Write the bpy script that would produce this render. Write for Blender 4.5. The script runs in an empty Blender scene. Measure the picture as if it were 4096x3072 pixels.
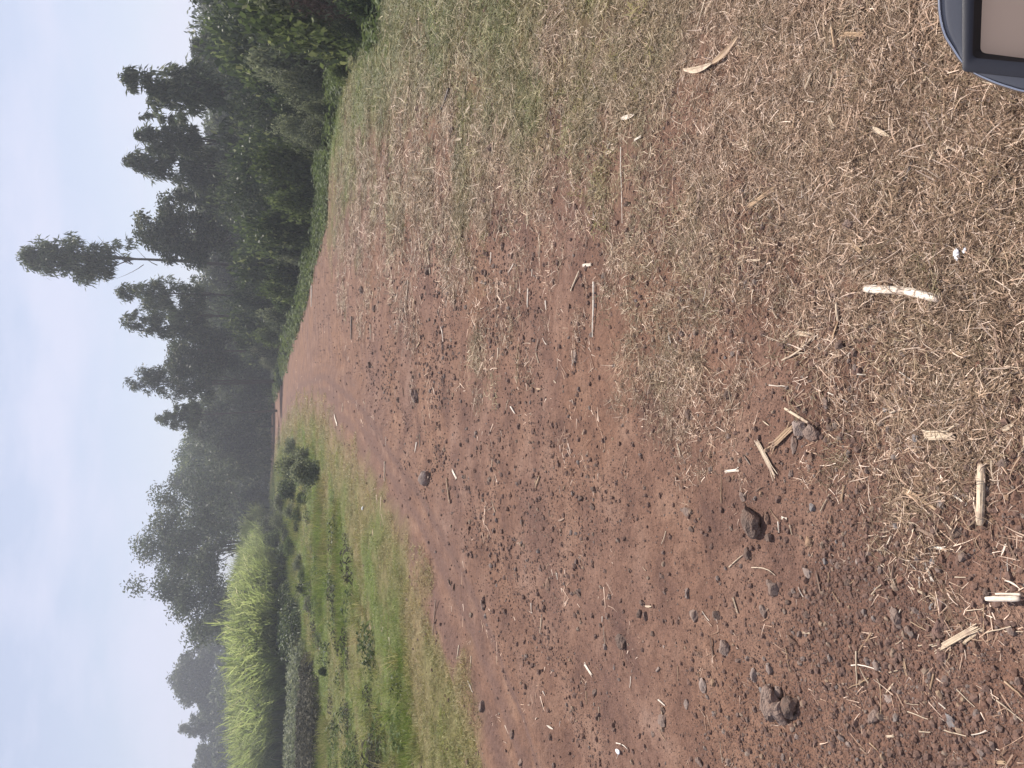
import bpy, math, random
import numpy as np
from mathutils import Vector, Matrix, Euler

R = math.radians
random.seed(7)
rng = np.random.default_rng(11)
sc = bpy.context.scene
COL = sc.collection

# ------------------------------------------------------------------ camera, sky, sun, exposure
PITCH, EYE, FOC = R(18.9), 1.5, 3037.0        # the phone is held upright: the frame is rolled by 90 degrees
cam_d = bpy.data.cameras.new('camera')
cam = bpy.data.objects.new('camera', cam_d)
COL.objects.link(cam)
sc.camera = cam
cam_d.sensor_fit = 'HORIZONTAL'
cam_d.sensor_width = 36
cam_d.lens = 18.0 / (2048.0 / FOC)
cam_d.clip_start = 0.02
cam_d.clip_end = 4000
fw = Vector((0, math.cos(PITCH), -math.sin(PITCH)))
dn = Vector((0, -math.sin(PITCH), -math.cos(PITCH)))
rt = Vector((1, 0, 0))
cam.matrix_world = Matrix(((dn.x, rt.x, -fw.x, 0), (dn.y, rt.y, -fw.y, 0), (dn.z, rt.z, -fw.z, EYE), (0, 0, 0, 1)))

SUN_AZ, SUN_EL = R(16), R(56)
world = bpy.data.worlds.new('World')
sc.world = world
world.use_nodes = True
wn, wl = world.node_tree.nodes, world.node_tree.links
wn.clear()
wo = wn.new('ShaderNodeOutputWorld'); bg = wn.new('ShaderNodeBackground')
sky = wn.new('ShaderNodeTexSky'); sky.sky_type = 'NISHITA'; sky.sun_disc = False
sky.sun_elevation = SUN_EL; sky.sun_rotation = SUN_AZ
sky.air_density = 1.0; sky.dust_density = 3.0; sky.ozone_density = 2.0; sky.altitude = 1200
tc = wn.new('ShaderNodeTexCoord')
mp = wn.new('ShaderNodeMapping'); mp.inputs['Scale'].default_value = (1.0, 1.0, 3.0)
nz = wn.new('ShaderNodeTexNoise'); nz.inputs['Scale'].default_value = 2.6; nz.inputs['Detail'].default_value = 7; nz.inputs['Roughness'].default_value = .55
rp = wn.new('ShaderNodeMapRange'); rp.inputs[1].default_value = .47; rp.inputs[2].default_value = .60; rp.inputs[3].default_value = .45; rp.inputs[4].default_value = .95
mx = wn.new('ShaderNodeMix'); mx.data_type = 'RGBA'
mx.inputs[7].default_value = (6.3, 6.7, 8.6, 1)          # thin high veil of cloud, as bright as the sky round it
wl.new(tc.outputs['Generated'], mp.inputs[0]); wl.new(mp.outputs[0], nz.inputs['Vector'])
wl.new(nz.outputs['Fac'], rp.inputs[0]); wl.new(rp.outputs[0], mx.inputs[0])
wl.new(sky.outputs[0], mx.inputs[6]); wl.new(mx.outputs[2], bg.inputs[0]); wl.new(bg.outputs[0], wo.inputs[0])
bg.inputs[1].default_value = 0.077

sun_d = bpy.data.lights.new('sun', 'SUN'); sun_d.energy = 5.0; sun_d.angle = R(.7); sun_d.color = (1.0, .93, .83)
sun = bpy.data.objects.new('sun', sun_d); COL.objects.link(sun)
to_sun = Vector((math.sin(SUN_AZ) * math.cos(SUN_EL), math.cos(SUN_AZ) * math.cos(SUN_EL), math.sin(SUN_EL)))
sun.rotation_euler = to_sun.to_track_quat('Z', 'Y').to_euler()
sun.location = to_sun * 60

sc.view_settings.view_transform = 'Standard'; sc.view_settings.look = 'None'
sc.view_settings.exposure = 0.5; sc.view_settings.gamma = 1.0
try: sc.view_settings.use_curve_mapping = False
except Exception: pass
sc.render.engine = 'CYCLES'
sc.cycles.max_bounces = 6; sc.cycles.diffuse_bounces = 2; sc.cycles.glossy_bounces = 2
sc.cycles.transmission_bounces = 4; sc.cycles.transparent_max_bounces = 4; sc.cycles.volume_bounces = 0
sc.cycles.use_denoising = True

# ------------------------------------------------------------------ noise and terrain
def _h(ix, iy, s):
    n = (ix.astype(np.int64) * 374761393 + iy.astype(np.int64) * 668265263 + s * 974634777) & 0xffffffff
    n = ((n ^ (n >> 13)) * 1274126177) & 0xffffffff
    return ((n ^ (n >> 16)) & 0xffffff) / float(0xffffff)
def vn(x, y, s=0):
    x = np.asarray(x, float); y = np.asarray(y, float)
    ix, iy = np.floor(x), np.floor(y); fx, fy = x - ix, y - iy
    fx = fx * fx * (3 - 2 * fx); fy = fy * fy * (3 - 2 * fy)
    a, b = _h(ix, iy, s), _h(ix + 1, iy, s); c, d = _h(ix, iy + 1, s), _h(ix + 1, iy + 1, s)
    return (a * (1 - fx) + b * fx) * (1 - fy) + (c * (1 - fx) + d * fx) * fy
def fbm(x, y, o=4, s=0):
    t = 0; a = .5; n = 0
    for k in range(o):
        t = t + a * vn(x * 2 ** k + 17.3 * k, y * 2 ** k - 9.1 * k, s + k); n += a; a *= .5
    return t / n
def sst(a, b, x): t = np.clip((x - a) / (b - a), 0, 1); return t * t * (3 - 2 * t)

def ray(px, py):
    a = (1536 - py) / FOC; b = (px - 2048) / FOC
    return np.array([a, math.cos(PITCH) - b * math.sin(PITCH), -math.sin(PITCH) - b * math.cos(PITCH)])
def flat(px, py):                       # photograph pixel (4096 x 3072) to a point of the level ground
    d = ray(px, py); t = EYE / max(-d[2], 1e-4); return (d[0] * t, d[1] * t)
S = 4096 / 2212.0
def pv(pts): return np.array([flat(x * S, y * S) for x, y in pts])

VERGE = np.vstack([pv([(590, 1010), (598, 960), (612, 925), (640, 893), (665, 882), (690, 890), (712, 915), (728, 945), (745, 975), (775, 1005), (800, 1030), (830, 1075), (855, 1110), (880, 1160), (905, 1215), (930, 1290), (955, 1370), (985, 1440), (1010, 1500), (1040, 1580), (1060, 1659), (1110, 1900)]),
                   np.array([(-60, 3), (-260, 120), (-60, 160), (-12, 100)])])
DRY = np.vstack([pv([(690, 600), (750, 590), (800, 560), (860, 540), (930, 530), (1000, 560), (1060, 600), (1100, 560), (1150, 620), (1200, 680), (1250, 650), (1290, 690), (1350, 700), (1400, 640), (1480, 680), (1540, 700), (1600, 640), (1680, 690), (1740, 740), (1820, 740), (1900, 870), (1980, 900), (2040, 830), (2100, 740), (2160, 690), (2240, 640)]),
                 np.array([(.4, -1.5), (14, -3), (40, 5), (40, 60)]), pv([(640, 640)])])
PATCH = pv([(1420, 790), (1500, 765), (1590, 780), (1600, 850), (1530, 890), (1440, 870)])
GREENR = np.vstack([pv([(650, 600), (690, 470), (715, 480), (750, 420), (790, 330), (870, 240), (980, 190), (1100, 150), (1190, 70), (1240, -100)]), np.array([(14, 1), (40, 5), (40, 60)])])
LUSH = np.vstack([pv([(650, 560), (690, 430), (705, 440), (712, 330), (735, 260), (750, 120), (800, 60), (830, -60)]), np.array([(14, 5), (40, 12), (40, 60)])])
TRK = pv([(568, 1085), (577, 1055), (590, 990), (615, 900), (650, 850), (700, 845), (760, 895), (830, 1010), (900, 1130), (960, 1255), (1010, 1360), (1060, 1480), (1120, 1640), (1180, 1850)])
CANE = np.vstack([pv([(601, 1168), (614, 1196), (628, 1235), (638, 1290), (645, 1400), (636, 1500), (622, 1600), (612, 1750), (598, 2050)]), np.array([(-110, 75), (-70, 85), (-18, 75), (-9, 58)])])

def sdf(P, x, y):                       # signed distance, positive inside
    x = np.asarray(x, float); y = np.asarray(y, float)
    d = np.full(x.shape, 1e9); ins = np.zeros(x.shape, bool); n = len(P)
    for i in range(n):
        ax, ay = P[i]; bx, by = P[(i + 1) % n]; ex, ey = bx - ax, by - ay
        t = np.clip(((x - ax) * ex + (y - ay) * ey) / (ex * ex + ey * ey + 1e-12), 0, 1)
        d = np.minimum(d, np.hypot(x - ax - t * ex, y - ay - t * ey))
        if abs(ey) > 1e-12:
            c = ((ay > y) != (by > y)) & (x < ex * (y - ay) / ey + ax); ins ^= c
    return np.where(ins, d, -d)
def pdist(P, x, y):
    d = np.full(np.shape(x), 1e9)
    for i in range(len(P) - 1):
        ax, ay = P[i]; ex, ey = P[i + 1] - P[i]
        t = np.clip(((x - ax) * ex + (y - ay) * ey) / (ex * ex + ey * ey), 0, 1)
        d = np.minimum(d, np.hypot(x - ax - t * ex, y - ay - t * ey))
    return d
def masks(x, y):
    x = np.asarray(x, float); y = np.asarray(y, float)
    r = np.hypot(x, y)
    e = np.clip(r * .05, .03, 1.2)                     # softness grows with distance
    n1 = fbm(x * 2.2, y * 2.2, 4, 3) - .5; n2 = fbm(x * 9, y * 9, 3, 5) - .5
    wob = n1 * np.clip(r * .32, .3, 2.2) + n2 * .2
    ve = sst(-e * .7, e * .7, sdf(VERGE, x, y) + wob * .5 * (.2 + .8 * sst(16, 8, r)))
    dr = np.maximum(sst(-.22 - e * 2, .25 + e * 4, sdf(DRY, x, y) + wob * 1.3), .8 * sst(-.2, .25, sdf(PATCH, x, y) + wob))
    hole = sst(.50, .66, fbm(x * 1.3 + 4, y * 1.3, 5, 21)) * sst(14, 6, r) * sst(3.2, .6, sdf(DRY, x, y))   # bare patches inside the litter
    dr = dr * (1 - .72 * hole)
    gr = sst(-1.2, 1.2, sdf(GREENR, x, y) + n1 * 3)
    lu = sst(-.5, .6, sdf(LUSH, x, y) + n1 * 1.4)
    tk = sst(.75, .35, pdist(TRK, x, y) + n1 * .25)
    far = sst(100, 130, r)
    return ve, dr, gr, lu, tk, far
def terrain(x, y):
    x = np.asarray(x, float); y = np.asarray(y, float); r = np.hypot(x, y)
    ve = sst(-.4, 1.0, sdf(VERGE, x, y))
    z = .05 * (fbm(x * .45, y * .45, 3, 1) - .5) * sst(30, 12, r) + .035 * (fbm(x * 2.3, y * 2.3, 3, 2) - .5) * sst(60, 20, r)
    z = z + ve * (.20 * (fbm(x * .5, y * .5, 3, 7) - .42) + .10 * (fbm(x * 1.7, y * 1.7, 3, 8) - .5)) * sst(20, 9, r)
    d = pdist(TRK, x, y)
    z = z - (.04 * np.exp(-((d - .12) / .16) ** 2) + .035 * np.exp(-((d - .78) / .14) ** 2) - .02 * np.exp(-((d - .45) / .12) ** 2)) * sst(26, 12, r)
    z = z + .5 * sst(90, 400, r) * fbm(x * .01, y * .01, 2, 4)
    return z
def fine(x, y):
    r = np.hypot(x, y); w = sst(14, 5, r)
    return (.016 * (fbm(x * 9, y * 9, 3, 31) - .5) + .008 * (fbm(x * 34, y * 34, 2, 33) - .5)) * w
def gz(x, y): return terrain(x, y) + fine(x, y)
def at(px, py):                         # photograph pixel to a point on the built ground
    d = ray(px, py); h = 0.0
    for _ in range(6):
        t = (EYE - h) / max(-d[2], 1e-4); h = float(gz(d[0] * t, d[1] * t))
    return Vector((d[0] * t, d[1] * t, h))
def on_plane(px, py, Y):                # photograph pixel to the point of that ray Y metres ahead
    d = ray(px, py); t = Y / d[1]; return Vector((d[0] * t, Y, EYE + d[2] * t))

# ------------------------------------------------------------------ object helpers
def tag(o, label=None, cat=None, group=None, kind=None):
    if label: o['label'] = label
    if cat: o['category'] = cat
    if group: o['group'] = group
    if kind: o['kind'] = kind
    return o
def np_mesh(name, V, F, mat, var=None, smooth=False):
    V = np.asarray(V, np.float32); F = np.asarray(F, np.int32)
    me = bpy.data.meshes.new(name)
    me.vertices.add(len(V)); me.vertices.foreach_set('co', V.ravel())
    k = F.shape[1]
    me.loops.add(F.size); me.loops.foreach_set('vertex_index', F.ravel())
    me.polygons.add(len(F)); me.polygons.foreach_set('loop_start', np.arange(0, F.size, k, dtype=np.int32))
    me.polygons.foreach_set('use_smooth', np.full(len(F), smooth))
    me.update(calc_edges=True)
    if var is not None:
        a = me.attributes.new('var', 'FLOAT', 'POINT'); a.data.foreach_set('value', np.asarray(var, np.float32))
    me.materials.append(mat)
    return me
def link(name, me, parent=None, loc=None, rot=None, scale=None):
    o = bpy.data.objects.new(name, me); COL.objects.link(o)
    if parent: o.parent = parent
    if loc is not None: o.location = loc
    if rot is not None: o.rotation_euler = rot
    if scale is not None: o.scale = scale
    return o
class MB:                               # collects quads for one mesh
    def __init__(s): s.V = []; s.F = []; s.A = []; s.n = 0
    def add(s, V, F, a=0.5):
        V = np.asarray(V, float).reshape(-1, 3); F = np.asarray(F, int) + s.n
        s.V.append(V); s.F.append(F); s.A.append(np.full(len(V), a) if np.isscalar(a) else np.asarray(a)); s.n += len(V)
    def tube(s, pts, rad, k=6, a=.5, flat_=1.0, cap=True):
        pts = np.asarray(pts, float); n = len(pts); rad = np.broadcast_to(rad, (n,))
        t = np.gradient(pts, axis=0); t /= np.linalg.norm(t, axis=1)[:, None] + 1e-9
        u = np.array([0, 0, 1.]) if abs(t[:, 2]).mean() < .8 else np.array([1., 0, 0])
        A = np.cross(t, u); A /= np.linalg.norm(A, axis=1)[:, None] + 1e-9; B = np.cross(A, t)
        an = np.arange(k) * 2 * math.pi / k
        V = pts[:, None, :] + rad[:, None, None] * (np.cos(an)[None, :, None] * A[:, None, :] + flat_ * np.sin(an)[None, :, None] * B[:, None, :])
        i = np.arange(n - 1)[:, None] * k; j = np.arange(k)[None, :]; j2 = (j + 1) % k
        F = np.stack([i + j, i + j2, i + k + j2, i + k + j], -1).reshape(-1, 4)
        V = V.reshape(-1, 3)
        if cap:
            V = np.vstack([V, pts[:1], pts[-1:]]); c0, c1 = n * k, n * k + 1
            e0 = np.array([[c0, (q + 1) % k, q, q] for q in range(k)]); b = (n - 1) * k
            e1 = np.array([[c1, b + q, b + (q + 1) % k, b + (q + 1) % k] for q in range(k)])
            s.add(V, F, a); off = s.n - len(V)
            s.tri = getattr(s, 'tri', []) + [e0[:, :3] + off, e1[:, :3] + off]
        else: s.add(V, F, a)
    def box(s, c, d, rot=None, a=.5):
        v = np.array([(x, y, z) for x in (-.5, .5) for y in (-.5, .5) for z in (-.5, .5)]) * np.array(d)
        if rot is not None: v = v @ np.array(Euler(rot).to_matrix()).T
        s.add(v + np.array(c), [(0, 1, 3, 2), (4, 6, 7, 5), (0, 4, 5, 1), (2, 3, 7, 6), (0, 2, 6, 4), (1, 5, 7, 3)], a)
    def mesh(s, name, mat, smooth=False):
        V = np.vstack(s.V).astype(np.float32); F = np.vstack(s.F)
        T = np.vstack(s.tri) if getattr(s, 'tri', None) else np.zeros((0, 3), int)
        me = bpy.data.meshes.new(name)
        me.vertices.add(len(V)); me.vertices.foreach_set('co', V.ravel())
        li = np.concatenate([F.ravel(), T.ravel()]).astype(np.int32)
        st = np.concatenate([np.arange(len(F)) * 4, len(F) * 4 + np.arange(len(T)) * 3]).astype(np.int32)
        me.loops.add(len(li)); me.loops.foreach_set('vertex_index', li)
        me.polygons.add(len(st)); me.polygons.foreach_set('loop_start', st)
        me.polygons.foreach_set('use_smooth', np.full(len(st), smooth)); me.update(calc_edges=True)
        at_ = me.attributes.new('var', 'FLOAT', 'POINT'); at_.data.foreach_set('value', np.concatenate(s.A).astype(np.float32))
        me.materials.append(mat); return me
def ribbons(P, W, side, var):           # P (N,S,3), W (N,S), side (N,3)
    N, K, _ = P.shape
    L = P - side[:, None, :] * W[..., None] * .5; Rr = P + side[:, None, :] * W[..., None] * .5
    V = np.stack([L, Rr], 2).reshape(-1, 3)
    b = (np.arange(N) * K * 2)[:, None] + (np.arange(K - 1) * 2)[None, :]
    F = np.stack([b, b + 1, b + 3, b + 2], -1).reshape(-1, 4)
    return V, F, np.repeat(var, K * 2)

# ------------------------------------------------------------------ materials
def mat(name): 
    m = bpy.data.materials.new(name); m.use_nodes = True
    n = m.node_tree.nodes; return m, n, m.node_tree.links, n['Principled BSDF']
def node(n, t, **k):
    x = n.new(t)
    for a, b in k.items():
        if a.startswith('i_'):
            key = a[2:]; x.inputs[int(key) if key.isdigit() else key.replace('_', ' ')].default_value = b
        else: setattr(x, a, b)
    return x
def ramp(n, stops):
    r = n.new('ShaderNodeValToRGB'); e = r.color_ramp.elements
    while len(e) < len(stops): e.new(.5)
    for q, (p, c) in zip(e, stops): q.position = p; q.color = (*c, 1)
    return r
def mixc(n, l, f, a, b, bt='MIX'):
    m = n.new('ShaderNodeMix'); m.data_type = 'RGBA'; m.blend_type = bt
    for s, v in ((0, f), (6, a), (7, b)):
        if hasattr(v, 'is_linked') or hasattr(v, 'links'): l.new(v, m.inputs[s])
        elif isinstance(v, (int, float)): m.inputs[s].default_value = v
        else: m.inputs[s].default_value = (*v, 1)
    return m.outputs[2]

def leaf_mat(name, stops, trans=.35, rough=.45, spec=.4, tint=None):
    m, n, l, b = mat(name)
    a = node(n, 'ShaderNodeAttribute', attribute_name='var')
    oi = node(n, 'ShaderNodeObjectInfo')
    r = ramp(n, stops); l.new(a.outputs['Fac'], r.inputs[0])
    c = r.outputs[0]
    if tint:                            # per-instance tint attribute: 0..1 leads towards a second colour
        t = node(n, 'ShaderNodeAttribute', attribute_name='tint', attribute_type='INSTANCER')
        r2 = ramp(n, tint); l.new(a.outputs['Fac'], r2.inputs[0])
        c = mixc(n, l, t.outputs['Fac'], c, r2.outputs[0])
    mr = node(n, 'ShaderNodeMapRange', i_3=.72, i_4=1.25); l.new(oi.outputs['Random'], mr.inputs[0])
    hs = node(n, 'ShaderNodeHueSaturation'); l.new(c, hs.inputs['Color']); l.new(mr.outputs[0], hs.inputs['Value'])
    l.new(hs.outputs[0], b.inputs['Base Color']); b.inputs['Roughness'].default_value = rough
    b.inputs['Specular IOR Level'].default_value = spec
    tr = node(n, 'ShaderNodeBsdfTranslucent'); mxs = node(n, 'ShaderNodeMixShader', i_0=trans)
    l.new(hs.outputs[0], tr.inputs[0]); l.new(b.outputs[0], mxs.inputs[1]); l.new(tr.outputs[0], mxs.inputs[2])
    l.new(mxs.outputs[0], n['Material Output'].inputs[0])
    return m
M = {}
M['gum'] = leaf_mat('gum_leaves', [(0, (.034, .046, .028)), (.5, (.075, .096, .05)), (.85, (.125, .15, .075)), (1, (.21, .22, .13))], .42, .5, .3)
M['broad'] = leaf_mat('broad_leaves', [(0, (.025, .038, .018)), (.5, (.058, .082, .032)), (.85, (.115, .145, .05)), (1, (.24, .26, .10))], .36, .5, .3)
M['bright'] = leaf_mat('bright_leaves', [(0, (.045, .065, .025)), (.5, (.10, .135, .045)), (1, (.2, .235, .09))], .42, .6, .2)
M['greyleaf'] = leaf_mat('grey_green_leaves', [(0, (.07, .085, .05)), (.5, (.15, .17, .095)), (1, (.30, .31, .19))], .45, .6)
M['dead'] = leaf_mat('dead_leaves', [(0, (.05, .03, .025)), (.5, (.13, .075, .055)), (1, (.3, .2, .14))], .15, .8)
M['cane'] = leaf_mat('cane_leaves', [(0, (.13, .15, .05)), (.5, (.22, .275, .09)), (.85, (.33, .36, .14)), (1, (.48, .45, .26))], .74, .5)
M['straw'] = leaf_mat('dry_grass', [(0, (.10, .06, .04)), (.35, (.22, .145, .095)), (.7, (.48, .325, .23)), (1, (.82, .65, .52))], .2, .6, .3,
                      tint=[(0, (.055, .07, .02)), (.5, (.15, .165, .055)), (.8, (.26, .245, .10)), (1, (.44, .38, .2))])
M['grass'] = leaf_mat('green_grass', [(0, (.13, .10, .045)), (.5, (.28, .22, .095)), (.8, (.42, .33, .16)), (1, (.58, .47, .28))], .4, .55, .3,
                      tint=[(0, (.065, .10, .018)), (.5, (.16, .225, .04)), (.85, (.27, .32, .07)), (1, (.40, .40, .13))])

def bark_mat(name, c1, c2, sc_=6):
    m, n, l, b = mat(name)
    t = node(n, 'ShaderNodeTexCoord'); mpn = node(n, 'ShaderNodeMapping'); mpn.inputs['Scale'].default_value = (sc_, sc_, sc_ * .2)
    l.new(t.outputs['Object'], mpn.inputs[0]); nn = node(n, 'ShaderNodeTexNoise', i_Scale=3.0, i_Detail=6.0); l.new(mpn.outputs[0], nn.inputs['Vector'])
    r = ramp(n, [(.3, c1), (.7, c2)]); l.new(nn.outputs['Fac'], r.inputs[0]); l.new(r.outputs[0], b.inputs['Base Color'])
    bp = node(n, 'ShaderNodeBump', i_Strength=.6); l.new(nn.outputs['Fac'], bp.inputs['Height']); l.new(bp.outputs[0], b.inputs['Normal'])
    b.inputs['Roughness'].default_value = .85; return m
M['bark'] = bark_mat('bark', (.035, .027, .022), (.10, .078, .062))

def rock_mat(name, by_object):
    m, n, l, b = mat(name)
    t = node(n, 'ShaderNodeTexCoord'); oi = node(n, 'ShaderNodeObjectInfo')
    nn = node(n, 'ShaderNodeTexNoise', i_Scale=2.2, i_Detail=8.0, i_Roughness=.65); l.new(t.outputs['Object'], nn.inputs['Vector'])
    if by_object: base = oi.outputs['Color']
    else:
        r = ramp(n, [(0, (.15, .10, .085)), (.3, (.2, .13, .108)), (.55, (.23, .145, .115)), (.75, (.20, .115, .085)), (.9, (.25, .215, .2)), (1, (.4, .29, .2))])
        l.new(oi.outputs['Random'], r.inputs[0]); base = r.outputs[0]
    r2 = ramp(n, [(.3, (.62, .58, .56)), (.6, (1.1, 1.08, 1.05))]); l.new(nn.outputs['Fac'], r2.inputs[0])
    c = mixc(n, l, 1.0, base, r2.outputs[0], 'MULTIPLY')
    nd = node(n, 'ShaderNodeTexNoise', i_Scale=1.1, i_Detail=4.0); l.new(t.outputs['Object'], nd.inputs['Vector'])
    dr = node(n, 'ShaderNodeMapRange', i_1=.45, i_2=.65, i_4=.75); l.new(nd.outputs['Fac'], dr.inputs[0])
    c = mixc(n, l, dr.outputs[0], c, (.18, .108, .08))                 # dust of the red soil clinging in patches
    l.new(c, b.inputs['Base Color']); b.inputs['Roughness'].default_value = .85; b.inputs['Specular IOR Level'].default_value = .25
    n3 = node(n, 'ShaderNodeTexNoise', i_Scale=9.0, i_Detail=5.0); l.new(t.outputs['Object'], n3.inputs['Vector'])
    bp = node(n, 'ShaderNodeBump', i_Strength=.45, i_Distance=.1); l.new(n3.outputs['Fac'], bp.inputs['Height']); l.new(bp.outputs[0], b.inputs['Normal'])
    return m
M['rock'] = rock_mat('stone', True); M['pebble'] = rock_mat('pebble', False)

def cane_stalk_mat():
    m, n, l, b = mat('dry_cane_stalk')
    t = node(n, 'ShaderNodeTexCoord'); mpn = node(n, 'ShaderNodeMapping'); mpn.inputs['Scale'].default_value = (14, 420, 420)
    l.new(t.outputs['Object'], mpn.inputs[0]); nn = node(n, 'ShaderNodeTexNoise', i_Scale=1.0, i_Detail=4.0); l.new(mpn.outputs[0], nn.inputs['Vector'])
    oi = node(n, 'ShaderNodeObjectInfo'); r = ramp(n, [(.32, (.45, .4, .36)), (.46, (.85, .83, .8)), (.7, (1.1, 1.1, 1.1))]); l.new(nn.outputs['Fac'], r.inputs[0])
    c = mixc(n, l, 1.0, oi.outputs['Color'], r.outputs[0], 'MULTIPLY')
    t2 = node(n, 'ShaderNodeTexNoise', i_Scale=38.0, i_Detail=4.0); l.new(t.outputs['Object'], t2.inputs['Vector'])
    ds = node(n, 'ShaderNodeMapRange', i_1=.5, i_2=.66, i_4=.6); l.new(t2.outputs['Fac'], ds.inputs[0]); c = mixc(n, l, ds.outputs[0], c, (.22, .135, .10))   # soil stains
    l.new(c, b.inputs['Base Color']); b.inputs['Roughness'].default_value = .65
    bp = node(n, 'ShaderNodeBump', i_Strength=.5, i_Distance=.002); l.new(nn.outputs['Fac'], bp.inputs['Height']); l.new(bp.outputs[0], b.inputs['Normal'])
    return m
M['stalk'] = cane_stalk_mat()

def ground_mat():
    m, n, l, b = mat('red_soil_ground')
    t = node(n, 'ShaderNodeTexCoord')
    def noise(s, d=5.0, r_=.55):
        x = node(n, 'ShaderNodeTexNoise', i_Scale=s, i_Detail=d, i_Roughness=r_); l.new(t.outputs['Object'], x.inputs['Vector']); return x.outputs['Fac']
    def attr(a): return node(n, 'ShaderNodeAttribute', attribute_name=a).outputs['Fac']
    big, mid, fin, grit = noise(.55), noise(3.2, 6.0), noise(28, 6.0, .7), noise(160, 4.0, .7)
    r = ramp(n, [(.3, (.122, .072, .056)), (.48, (.180, .106, .076)), (.62, (.22, .136, .098)), (.75, (.26, .172, .128))]); l.new(mid, r.inputs[0])
    r2 = ramp(n, [(.35, (.92, .92, 1.0)), (.65, (1.08, 1.02, .95))]); l.new(big, r2.inputs[0])
    soil = mixc(n, l, 1.0, r.outputs[0], r2.outputs[0], 'MULTIPLY')
    soil = mixc(n, l, attr('track'), soil, (.150, .090, .072))
    rf = ramp(n, [(.33, (.62, .6, .6)), (.52, (1.0, 1.0, 1.0)), (.7, (1.18, 1.16, 1.12))]); l.new(fin, rf.inputs[0])
    soil = mixc(n, l, .8, soil, rf.outputs[0], 'MULTIPLY')
    rg = ramp(n, [(.35, (.6, .58, .58)), (.5, (1, 1, 1)), (.68, (1.3, 1.28, 1.25))]); l.new(grit, rg.inputs[0])
    soil = mixc(n, l, .7, soil, rg.outputs[0], 'MULTIPLY')
    lit = ramp(n, [(.3, (.075, .045, .033)), (.5, (.12, .076, .054)), (.7, (.18, .125, .085))]); l.new(fin, lit.inputs[0])
    gre = ramp(n, [(.3, (.045, .062, .016)), (.5, (.09, .115, .03)), (.7, (.15, .165, .05))]); l.new(fin, gre.inputs[0])
    ver = ramp(n, [(.3, (.10, .075, .04)), (.5, (.19, .14, .075)), (.7, (.26, .2, .11))]); l.new(fin, ver.inputs[0])
    c = mixc(n, l, attr('litter'), soil, lit.outputs[0])
    c = mixc(n, l, attr('verge'), c, ver.outputs[0])
    c = mixc(n, l, attr('green'), c, gre.outputs[0])
    l.new(c, b.inputs['Base Color']); b.inputs['Roughness'].default_value = .95; b.inputs['Specular IOR Level'].default_value = .15
    ad = node(n, 'ShaderNodeMath', operation='MULTIPLY_ADD', i_1=.25); l.new(grit, ad.inputs[0]); l.new(fin, ad.inputs[2])
    bp = node(n, 'ShaderNodeBump', i_Strength=.8, i_Distance=.02); l.new(ad.outputs[0], bp.inputs['Height']); l.new(bp.outputs[0], b.inputs['Normal'])
    return m
M['ground'] = ground_mat()

# ------------------------------------------------------------------ ground sheet
def green_amt(x, y, ve, dr, gr, lu, far):
    lowf = fbm(x * .7, y * .7, 3, 13)
    rr = np.hypot(x, y)
    vg = ve * sst(-.4, 1.6, sdf(VERGE, x, y) + (lowf - .5) * 3.0) * (.5 + .5 * sst(.35, .6, fbm(x * .9 + 8, y * .9, 3, 15)))
    return np.clip(vg + dr * gr * (.35 + .5 * sst(.4, .6, lowf)) + lu * .9 + far, 0, 1)
rad = [0.05, .3, .55, .8]
while rad[-1] < 12: rad.append(rad[-1] * 1.0095)
while rad[-1] < 60: rad.append(rad[-1] * 1.03)
while rad[-1] < 2600: rad.append(rad[-1] * 1.12)
rad = np.array(rad)
ang = np.concatenate([np.linspace(-50, 50, 420), np.linspace(50, 310, 60)[1:-1]]) * math.pi / 180
A_, R_ = np.meshgrid(ang, rad, indexing='xy')
gx, gy = (np.sin(A_) * R_).ravel(), (np.cos(A_) * R_).ravel()
na, nr = len(ang), len(rad)
gV = np.stack([gx, gy, gz(gx, gy)], 1)
i = np.arange(nr - 1)[:, None] * na; j = np.arange(na)[None, :]; j2 = (j + 1) % na
gF = np.stack([i + j, i + na + j, i + na + j2, i + j2], -1).reshape(-1, 4)
gF = gF[:, ::-1]
cV = len(gV)
me = np_mesh('ground', gV, gF, M['ground'], smooth=True)
ve, dr, gr, lu, tk, far = masks(gx, gy)
for nm, a in (('litter', dr * (.4 + .3 * gr)), ('verge', ve), ('green', green_amt(gx, gy, ve, dr, gr, lu, far) * .9), ('track', np.clip(tk * (1 - ve) * (.55 + .45 * np.sin(pdist(TRK, gx, gy) * 21 + 4 * fbm(gx * .5, gy * .5, 2, 9))), 0, 1))):
    at_ = me.attributes.new(nm, 'FLOAT', 'POINT'); at_.data.foreach_set('value', a.astype(np.float32))
ground = link('ground', me); tag(ground, 'red brown dirt clearing with a curving track and grassy verges', kind='structure')

# ------------------------------------------------------------------ haze
hz = MB(); hz.box((0, 0, 0), (1, 1, 1))
hm = bpy.data.materials.new('haze'); hm.use_nodes = True; hn = hm.node_tree.nodes; hn.clear()
ho = hn.new('ShaderNodeOutputMaterial'); hv = hn.new('ShaderNodeVolumePrincipled')
hv.inputs['Color'].default_value = (.86, .90, 1.0, 1); hv.inputs['Density'].default_value = .0027; hv.inputs['Anisotropy'].default_value = .25
hm.node_tree.links.new(hv.outputs[0], ho.inputs['Volume'])
haze = link('haze', hz.mesh('haze', hm), None, (0, 100, 14), None, (620, 620, 32)); tag(haze, 'pale blue morning haze in the air', kind='stuff')

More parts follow.
